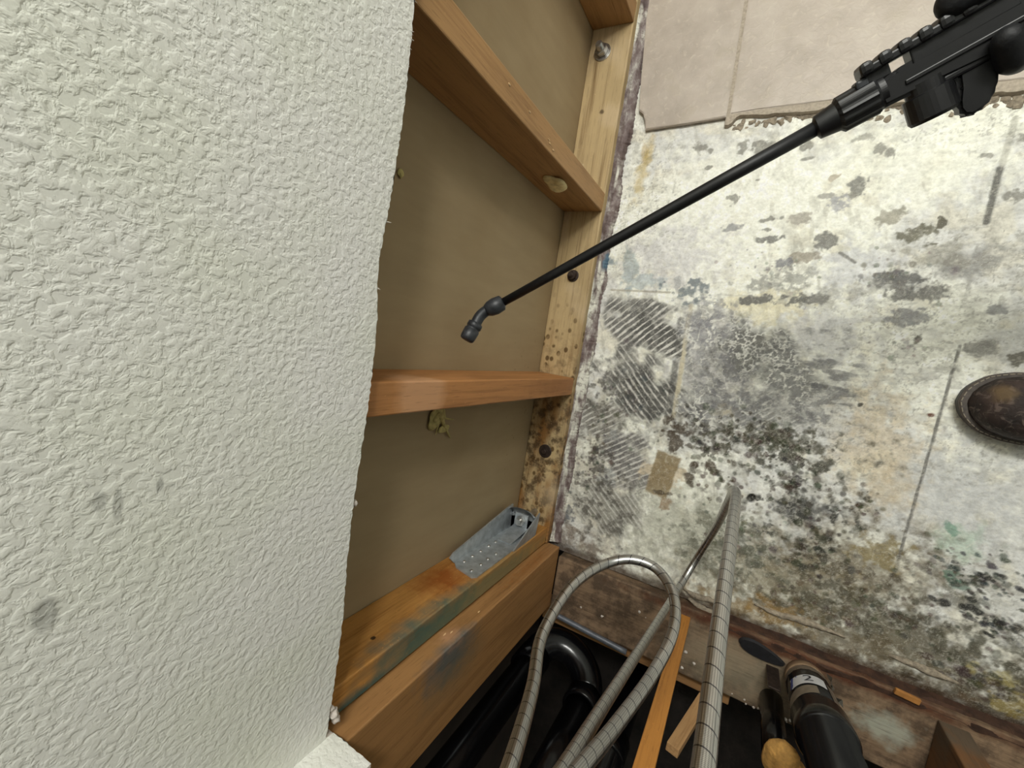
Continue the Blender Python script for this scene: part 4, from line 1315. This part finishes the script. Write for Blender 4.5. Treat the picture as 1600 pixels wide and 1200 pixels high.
lump('torn_foam', pc + Vector((0.028, 0.004, -0.004)), 0.013, M_OR, None, None, 8, (0.8, 1.0, 1.2), t, 0.4)

# ------------------------------------------------------------------ sprayer wand
M_BLK = plain('black_plastic', lin(15, 15, 17), 0.42, 0.0, 0.5, nscale=70, amount=0.35, bump=0.1)
M_BLK2 = plain('black_tube', lin(15, 15, 17), 0.5, 0.0, 0.4, nscale=120, amount=0.3)
M_NOZ = plain('scuffed_black_plastic', lin(44, 46, 50), 0.45, 0.0, 0.5, nscale=160, amount=0.5, bump=0.2)
P1, P2 = Vector((0.0395, 0.0432, 0.4657)), Vector((0.3498, 0.2183, 0.5033))
U = (P2 - P1).normalized()
CAMP = Vector((0.333, 0.0, 0.958))
Wd = (CAMP - P2); Wd = (Wd - U * Wd.dot(U)).normalized()      # up, towards the room
Vd = Wd.cross(U).normalized()
if Vd.y < 0: Vd = -Vd                                           # side of the rail


def L(u, v, w): return P2 + U * u + Vd * v + Wd * w


t = empty('sprayer_wand', P1)
tag(t, 'long black pump-sprayer wand with bent nozzle and pistol handle', 'sprayer wand')
link('tube', tube_mesh('tube', [P1 - U * 0.004, P1 + (P2 - P1) * 0.25, P1 + (P2 - P1) * 0.5, P1 + (P2 - P1) * 0.75, P2 + U * 0.02], lambda s: 0.0053 + 0.0010 * s, 20), M_BLK2, t, True)
# bent nozzle: collar, neck and spray cap
Q1, Q2, Q3 = Vector((0.0268, 0.0338, 0.4713)), Vector((0.0171, 0.0229, 0.4765)), Vector((0.0090, -0.0083, 0.4866))
dn = (Q1 - P1).normalized()
bm = bmesh.new(); add_lathe(bm, P1 + U * 0.004, Q1 - P1, [(0, 0.0066), (0.002, 0.0100), (0.012, 0.0112), (0.020, 0.0100), (0.025, 0.0075)], 20)
nz = from_bm('nozzle_collar', bm, M_NOZ, t, True)
link('nozzle_neck', tube_mesh('nozzle_neck', catmull([P1 + dn * 0.014, Q1 + dn * 0.004, Q2, Q2 + (Q3 - Q2) * 0.4, Q2 + (Q3 - Q2) * 0.6], 6), 0.0072, 18), M_NOZ, t, True)
dc = (Q3 - Q2).normalized()
bm = bmesh.new(); add_lathe(bm, Q2 + dc * 0.010, dc, [(0, 0.0078), (0.001, 0.0098), (0.007, 0.0100), (0.0075, 0.0092), (0.010, 0.0092), (0.0105, 0.0102), (0.021, 0.0100), (0.025, 0.0092), (0.0265, 0.0070), (0.0262, 0.002)], 22)
from_bm('spray_cap', bm, M_NOZ, t, True)
# ribbed collar nut
bm = bmesh.new()
prof = [(-0.006, 0.0058), (-0.004, 0.0098), (0.010, 0.0118), (0.0125, 0.0138), (0.036, 0.0140), (0.038, 0.0128), (0.042, 0.0128)]
n = 48
tt, a_, b_ = frame_of(U)
rings = []
for s, r in prof:
    ring = []
    for i in range(n):
        an = 2 * math.pi * i / n
        rr = r + (0.0007 if (i % 3 == 0 and 0.011 < s < 0.037) else 0)
        ring.append(bm.verts.new(P2 + U * s + (a_ * math.cos(an) + b_ * math.sin(an)) * rr))
    rings.append(ring)
for A, B in zip(rings, rings[1:]):
    for i in range(n): bm.faces.new((A[i], A[(i + 1) % n], B[(i + 1) % n], B[i]))
bm.faces.new(rings[0][::-1]); bm.faces.new(rings[-1])
from_bm('collar_nut', bm, M_BLK, t)


def lbox(name, u0, u1, v0, v1, w0, w1, bevel, parent, mat=None):
    bm = bmesh.new()
    add_box(bm, (u0, v0, w0), (u1, v1, w1), bevel)
    for v in bm.verts: v.co = L(*v.co)
    return from_bm(name, bm, mat or M_BLK, parent)


def lprism(name, poly, w0, w1, parent, bevel=0.0015, mat=None):
    bm = bmesh.new()
    a = [bm.verts.new((u, v, w1)) for u, v in poly]
    f = bm.faces.new(a)
    r = bmesh.ops.extrude_face_region(bm, geom=[f])
    for g in r['geom']:
        if isinstance(g, bmesh.types.BMVert): g.co.z = w0
    if bevel: bmesh.ops.bevel(bm, geom=bm.edges[:], offset=bevel, segments=2, affect='EDGES')
    for v in bm.verts: v.co = L(*v.co)
    return from_bm(name, bm, mat or M_BLK, parent)


lprism('handle', [(0.036, -0.012), (0.036, 0.006), (0.050, 0.010), (0.30, 0.008), (0.30, -0.016), (0.12, -0.018), (0.07, -0.014)], -0.011, 0.011, t, 0.003)
rail = lbox('rail', 0.030, 0.048, 0.0075, 0.0215, -0.008, 0.008, 0.002, t)
lbox('rail_side', 0.030, 0.118, 0.0165, 0.0228, -0.009, 0.0125, 0.0015, rail)
lbox('rail_side', 0.060, 0.118, 0.006, 0.019, -0.009, 0.009, 0.001, rail)
for i in range(6):
    u0 = 0.030 + i * 0.0118
    lbox('rail_rib', u0, u0 + 0.0088, 0.0165, 0.0262, -0.010, 0.0145, 0.003, rail)
lbox('rail_stop', 0.0255, 0.034, 0.009, 0.0165, -0.007, 0.010, 0.002, rail, M_NOZ)
lbox('rail_lug', 0.100, 0.112, 0.0215, 0.030, -0.008, 0.010, 0.003, rail)
lbox('side_fin', 0.052, 0.118, -0.0045, -0.001, 0.010, 0.0125, 0.0008, t)
bm = bmesh.new()                                         # filter cap under the handle
add_lathe(bm, L(0.0640, -0.008, 0.001), -Vd, [(0, 0.0125), (0.008, 0.0125), (0.0085, 0.0150), (0.026, 0.0155), (0.0285, 0.0140)], 30)
from_bm('filter_cap', bm, M_BLK, t, False)
lprism('trigger', [(0.078, -0.010), (0.0795, -0.018), (0.0785, -0.026), (0.0760, -0.034), (0.0752, -0.040), (0.0768, -0.0455), (0.0805, -0.0480), (0.0850, -0.0484), (0.0900, -0.0465), (0.0945, -0.0425), (0.0980, -0.0370), (0.1005, -0.0300), (0.1025, -0.0220), (0.104, -0.012)], -0.0075, 0.0075, t, 0.0028)
lbox('trigger_guard', 0.070, 0.106, -0.0175, -0.0115, -0.0095, 0.0095, 0.002, t)
bm = bmesh.new()
add_cyl(bm, L(0.300, -0.004, 0), L(0.318, -0.004, 0), 0.010, 0.009, 20)
from_bm('hose_barb', bm, M_BLK, t, True)

# ------------------------------------------------------------------ gloved hand of the person holding the wand
def capsule(bm, p, q, r0, r1, n=12):
    p, q = Vector(p), Vector(q)
    d = (q - p)
    Ln = max(d.length, 1e-5)
    prof = []
    for k in range(5):
        a = math.pi / 2 * k / 4
        prof.append((-r0 * math.cos(a), max(r0 * math.sin(a), 1e-4)))
    for k in range(5):
        a = math.pi / 2 * k / 4
        prof.append((Ln + r1 * math.sin(a), max(r1 * math.cos(a), 1e-4)))
    add_lathe(bm, p, d if d.length > 1e-5 else (0, 0, 1), prof, n)


M_GLOVE = plain('black_work_glove', lin(17, 18, 21), 0.6, 0.0, 0.4, nscale=130, amount=0.45, bump=0.6, bdist=0.0015)
bm = bmesh.new()
# palm lies on the far side (-w) of the handle, knuckles towards the rail; five separate fingers close round the grip
chains = [
    [((0.150, 0.016, -0.024), 0.019), ((0.215, 0.012, -0.027), 0.021), ((0.150, -0.014, -0.026), 0.018), ((0.215, -0.016, -0.028), 0.022)],
    # thumb along the top, over the rail side, pointing forward
    [((0.195, 0.026, -0.006), 0.0165), ((0.150, 0.033, 0.002), 0.0150), ((0.116, 0.032, 0.008), 0.0138), ((0.090, 0.031, 0.008), 0.0122)],
    # index on the trigger
    [((0.140, -0.016, -0.022), 0.0125), ((0.116, -0.026, -0.010), 0.0108), ((0.107, -0.024, 0.010), 0.0100), ((0.104, -0.010, 0.018), 0.0090)],
    [((0.160, -0.020, -0.022), 0.0130), ((0.142, -0.036, -0.008), 0.0112), ((0.130, -0.032, 0.013), 0.0106), ((0.127, -0.012, 0.020), 0.0094)],
    [((0.188, -0.022, -0.022), 0.0125), ((0.174, -0.041, -0.006), 0.0108), ((0.167, -0.035, 0.016), 0.0102), ((0.165, -0.014, 0.021), 0.0090)],
    [((0.208, -0.022, -0.022), 0.0115), ((0.200, -0.038, -0.006), 0.0096), ((0.194, -0.031, 0.014), 0.0090), ((0.192, -0.014, 0.018), 0.0080)],
    [((0.215, 0.0, -0.027), 0.024), ((0.262, -0.004, -0.030), 0.026), ((0.300, -0.012, -0.028), 0.029), ((0.420, -0.050, 0.020), 0.037), ((0.52, -0.085, 0.070), 0.043)],
    [((0.195, 0.026, -0.006), 0.0165), ((0.225, 0.012, -0.020), 0.022)],
]
for ch in chains:
    for (p, r), (q, s) in zip(ch, ch[1:]): capsule(bm, L(*p), L(*q), r, s)
for (p, q) in (((0.150, 0.016, -0.024), (0.215, -0.016, -0.028)), ((0.215, 0.012, -0.027), (0.150, -0.014, -0.026))): capsule(bm, L(*p), L(*q), 0.018, 0.020)
me0 = bpy.data.meshes.new('person'); bm.to_mesh(me0); bm.free()
tmp = bpy.data.objects.new('person_tmp', me0); col.objects.link(tmp)
rm = tmp.modifiers.new('r', 'REMESH'); rm.mode = 'VOXEL'; rm.voxel_size = 0.0022
sm = tmp.modifiers.new('s', 'SMOOTH'); sm.factor = 0.5; sm.iterations = 4
dg = bpy.context.evaluated_depsgraph_get(); dg.update()
me1 = bpy.data.meshes.new_from_object(tmp.evaluated_get(dg))
bpy.data.objects.remove(tmp)
me1.name = 'person'; me1.materials.clear()
person = link('person', me1, M_GLOVE, smooth=True)
tag(person, 'person in a black work glove holding the sprayer handle', 'person')
bm = bmesh.new()
c0, c1 = L(0.300, -0.012, -0.028), L(0.345, -0.026, -0.010)
add_lathe(bm, c0, c1 - c0, [(0, 0.0335), (0.002, 0.0365), (0.044, 0.0385), (0.048, 0.0365)], 30, cap=False)
from_bm('glove_cuff', bm, M_BLK2, person, True)

# ------------------------------------------------------------------ work boot
M_LEA = Mat('scuffed_leather', 0.66, spec=0.35)
a, b = M_LEA.noise(30, 5, 0.6), M_LEA.noise(90, 4, 0.6, dist=0.8)
c = M_LEA.ramp(a, [(0.32, lin(26, 21, 19)), (0.52, lin(48, 38, 34)), (0.72, lin(72, 58, 53))])
c = M_LEA.mix(M_LEA.math('MULTIPLY', M_LEA.ramp(b, [(0.54, 0.0), (0.64, 1.0)]), 0.55), c, lin(112, 98, 90))
c = M_LEA.mix(M_LEA.math('MULTIPLY', M_LEA.near((0.660, 0.030, 0.062), (0.017, 0.017, 0.03), 0.7, 0.5, 80), 0.7), c, lin(112, 92, 64))
M_LEA.color(c); M_LEA.bump(b, 0.8, 0.003)
M_SOLE = plain('dark_rubber_sole', lin(54, 50, 48), 0.6, nscale=90, amount=0.35, bump=0.4)
M_WELT = plain('welt', lin(82, 74, 68), 0.55, nscale=120, amount=0.4, bump=0.3)
M_STI = plain('stitching', lin(150, 140, 124), 0.8)
bx0, by0, brot, BL = 0.628, 0.010, math.radians(2.0), 0.30
t = empty('work_boot', (bx0, by0, 0.0))
tag(t, 'scuffed dark brown leather work boot toe at the right edge', 'boot')


def half_w(s):      # half width of the sole along the boot, s in 0..1 from the toe
    pts = [(0, 0.0), (0.012, 0.016), (0.04, 0.030), (0.09, 0.043), (0.16, 0.051), (0.27, 0.054), (0.42, 0.048), (0.58, 0.041), (0.75, 0.040), (0.88, 0.040), (0.96, 0.030), (1, 0.0)]
    for (a, wa), (b, wb) in zip(pts, pts[1:]):
        if s <= b: return wa + (wb - wa) * (s - a) / (b - a)
    return 0.0


def bt(x, y, z):
    return Vector((bx0 + x * math.cos(brot) - y * math.sin(brot), by0 + x * math.sin(brot) + y * math.cos(brot), z))


ss = [0.0, 0.006, 0.016, 0.032, 0.055, 0.09, 0.13, 0.18, 0.25, 0.33, 0.42, 0.52, 0.62, 0.72, 0.80, 0.88, 0.93, 0.97, 0.99, 1.0]


def outline(off):
    k = []
    for s in ss: k.append((s * BL, half_w(s)))
    pts = [(x, w) for x, w in k] + [(x, -w) for x, w in k[-2:0:-1]]
    cx = BL * 0.5
    return [(cx + (x - cx) * (1 + off / (BL * 0.5)), y * (1 + off / 0.05)) for x, y in pts]


def slab(name, off0, off1, z0, z1, mat):
    bm = bmesh.new()
    a = [bm.verts.new(bt(x, y, z0)) for x, y in outline(off0)]
    m_ = [bm.verts.new(bt(x, y, z1 - 0.002)) for x, y in outline(off1)]
    b = [bm.verts.new(bt(x, y, z1)) for x, y in outline(off1 - 0.002)]
    n = len(a)
    for A, B in ((a, m_), (m_, b)):
        for i in range(n): bm.faces.new((A[i], A[(i + 1) % n], B[(i + 1) % n], B[i]))
    bm.faces.new(a[::-1]); bm.faces.new(b)
    return from_bm(name, bm, mat, t, False)


slab('sole', -0.002, 0.0, 0.0012, 0.020, M_SOLE)
slab('welt', 0.0, 0.001, 0.020, 0.0265, M_WELT)
# padded collar and dark lining of the boot opening
for nm, zz, rr, mt in (('collar', 0.180, 0.0075, M_LEA.m), ('lining', 0.176, 0.004, M_BLK2)):
    loop = [bt(0.232 + (0.052 if nm == 'collar' else 0.046) * math.cos(a), (0.034 if nm == 'collar' else 0.028) * math.sin(a), zz) for a in [2 * math.pi * i / 28 for i in range(29)]]
    link(nm, tube_mesh(nm, loop, rr, 10), mt, t, True)
# leather upper, lofted from the welt over toe box, instep and shaft
def top_h(s):
    pts = [(0.0, 0.034), (0.03, 0.052), (0.08, 0.068), (0.16, 0.077), (0.27, 0.080), (0.38, 0.090), (0.50, 0.116), (0.60, 0.150), (0.66, 0.175), (1.0, 0.178)]
    for (a, wa), (b, wb) in zip(pts, pts[1:]):
        if s <= b: return wa + (wb - wa) * (s - a) / (b - a)


bm = bmesh.new()
rings = []
us = [0.030, 0.042, 0.06, 0.085, 0.115, 0.15, 0.19, 0.24, 0.30, 0.36, 0.42, 0.48, 0.54, 0.60, 0.66, 0.72, 0.78, 0.84, 0.90, 0.94, 0.965]
m = 15
for s in us:
    w = max(half_w((s - 0.028) / 0.944) * 0.90, 0.003) if s < 0.6 else 0.0375 * (1 - max(0, (s - 0.86) / 0.115) ** 2.5 * 0.55); H = top_h((s - 0.03) * 1.05 if s < 0.95 else 1.0)
    if s < 0.05: H = 0.026 + (H - 0.026) * (s - 0.028) / 0.022
    row = []
    for i in range(m + 1):
        a = math.pi * i / m
        e = 0.62 if s < 0.45 else 0.8
        cy = math.copysign(abs(math.cos(a)) ** e, math.cos(a)) * w * (1.0 if s < 0.5 else 0.98)
        cz = 0.026 + (H - 0.026) * abs(math.sin(a)) ** 0.75
        row.append(bm.verts.new(bt(s * BL, cy, cz)))
    rings.append(row)
for A, B in zip(rings, rings[1:]):
    for i in range(m): bm.faces.new((A[i], A[i + 1], B[i + 1], B[i]))
bm.faces.new(rings[0]); bm.faces.new(rings[-1][::-1])
from_bm('upper', bm, M_LEA.m, t, True)
pts = [bt(x, y, 0.0270) for x, y in outline(-0.0015)]
k = 0
P = pts[26:] + pts[:14]
for p, q in zip(P, P[1:]):
    nst = max(1, int((q - p).length / 0.006))
    for i in range(nst):
        a, b = p.lerp(q, (i + 0.15) / nst), p.lerp(q, (i + 0.8) / nst)
        bm = bmesh.new(); add_cyl(bm, a, b, 0.0007, None, 6)
        from_bm('stitch', bm, M_STI, t)
bm = bmesh.new()
ring = tube_mesh('toe_seam', catmull([bt(0.095, -0.046, 0.034), bt(0.090, -0.036, 0.066), bt(0.084, 0.0, 0.0795), bt(0.090, 0.036, 0.066), bt(0.095, 0.046, 0.034)], 8), 0.0012, 8)
bm.free()
link('toe_seam', ring, M_WELT, t, True)
for i in range(4):
    x = 0.125 + i * 0.018
    z = top_h(x / BL * 1.05) + 0.003
    link('lace', tube_mesh('lace', catmull([bt(x, -0.022, z - 0.006), bt(x + 0.004, 0, z), bt(x, 0.022, z - 0.006)], 5), 0.0022, 8), M_BLK2, t, True)
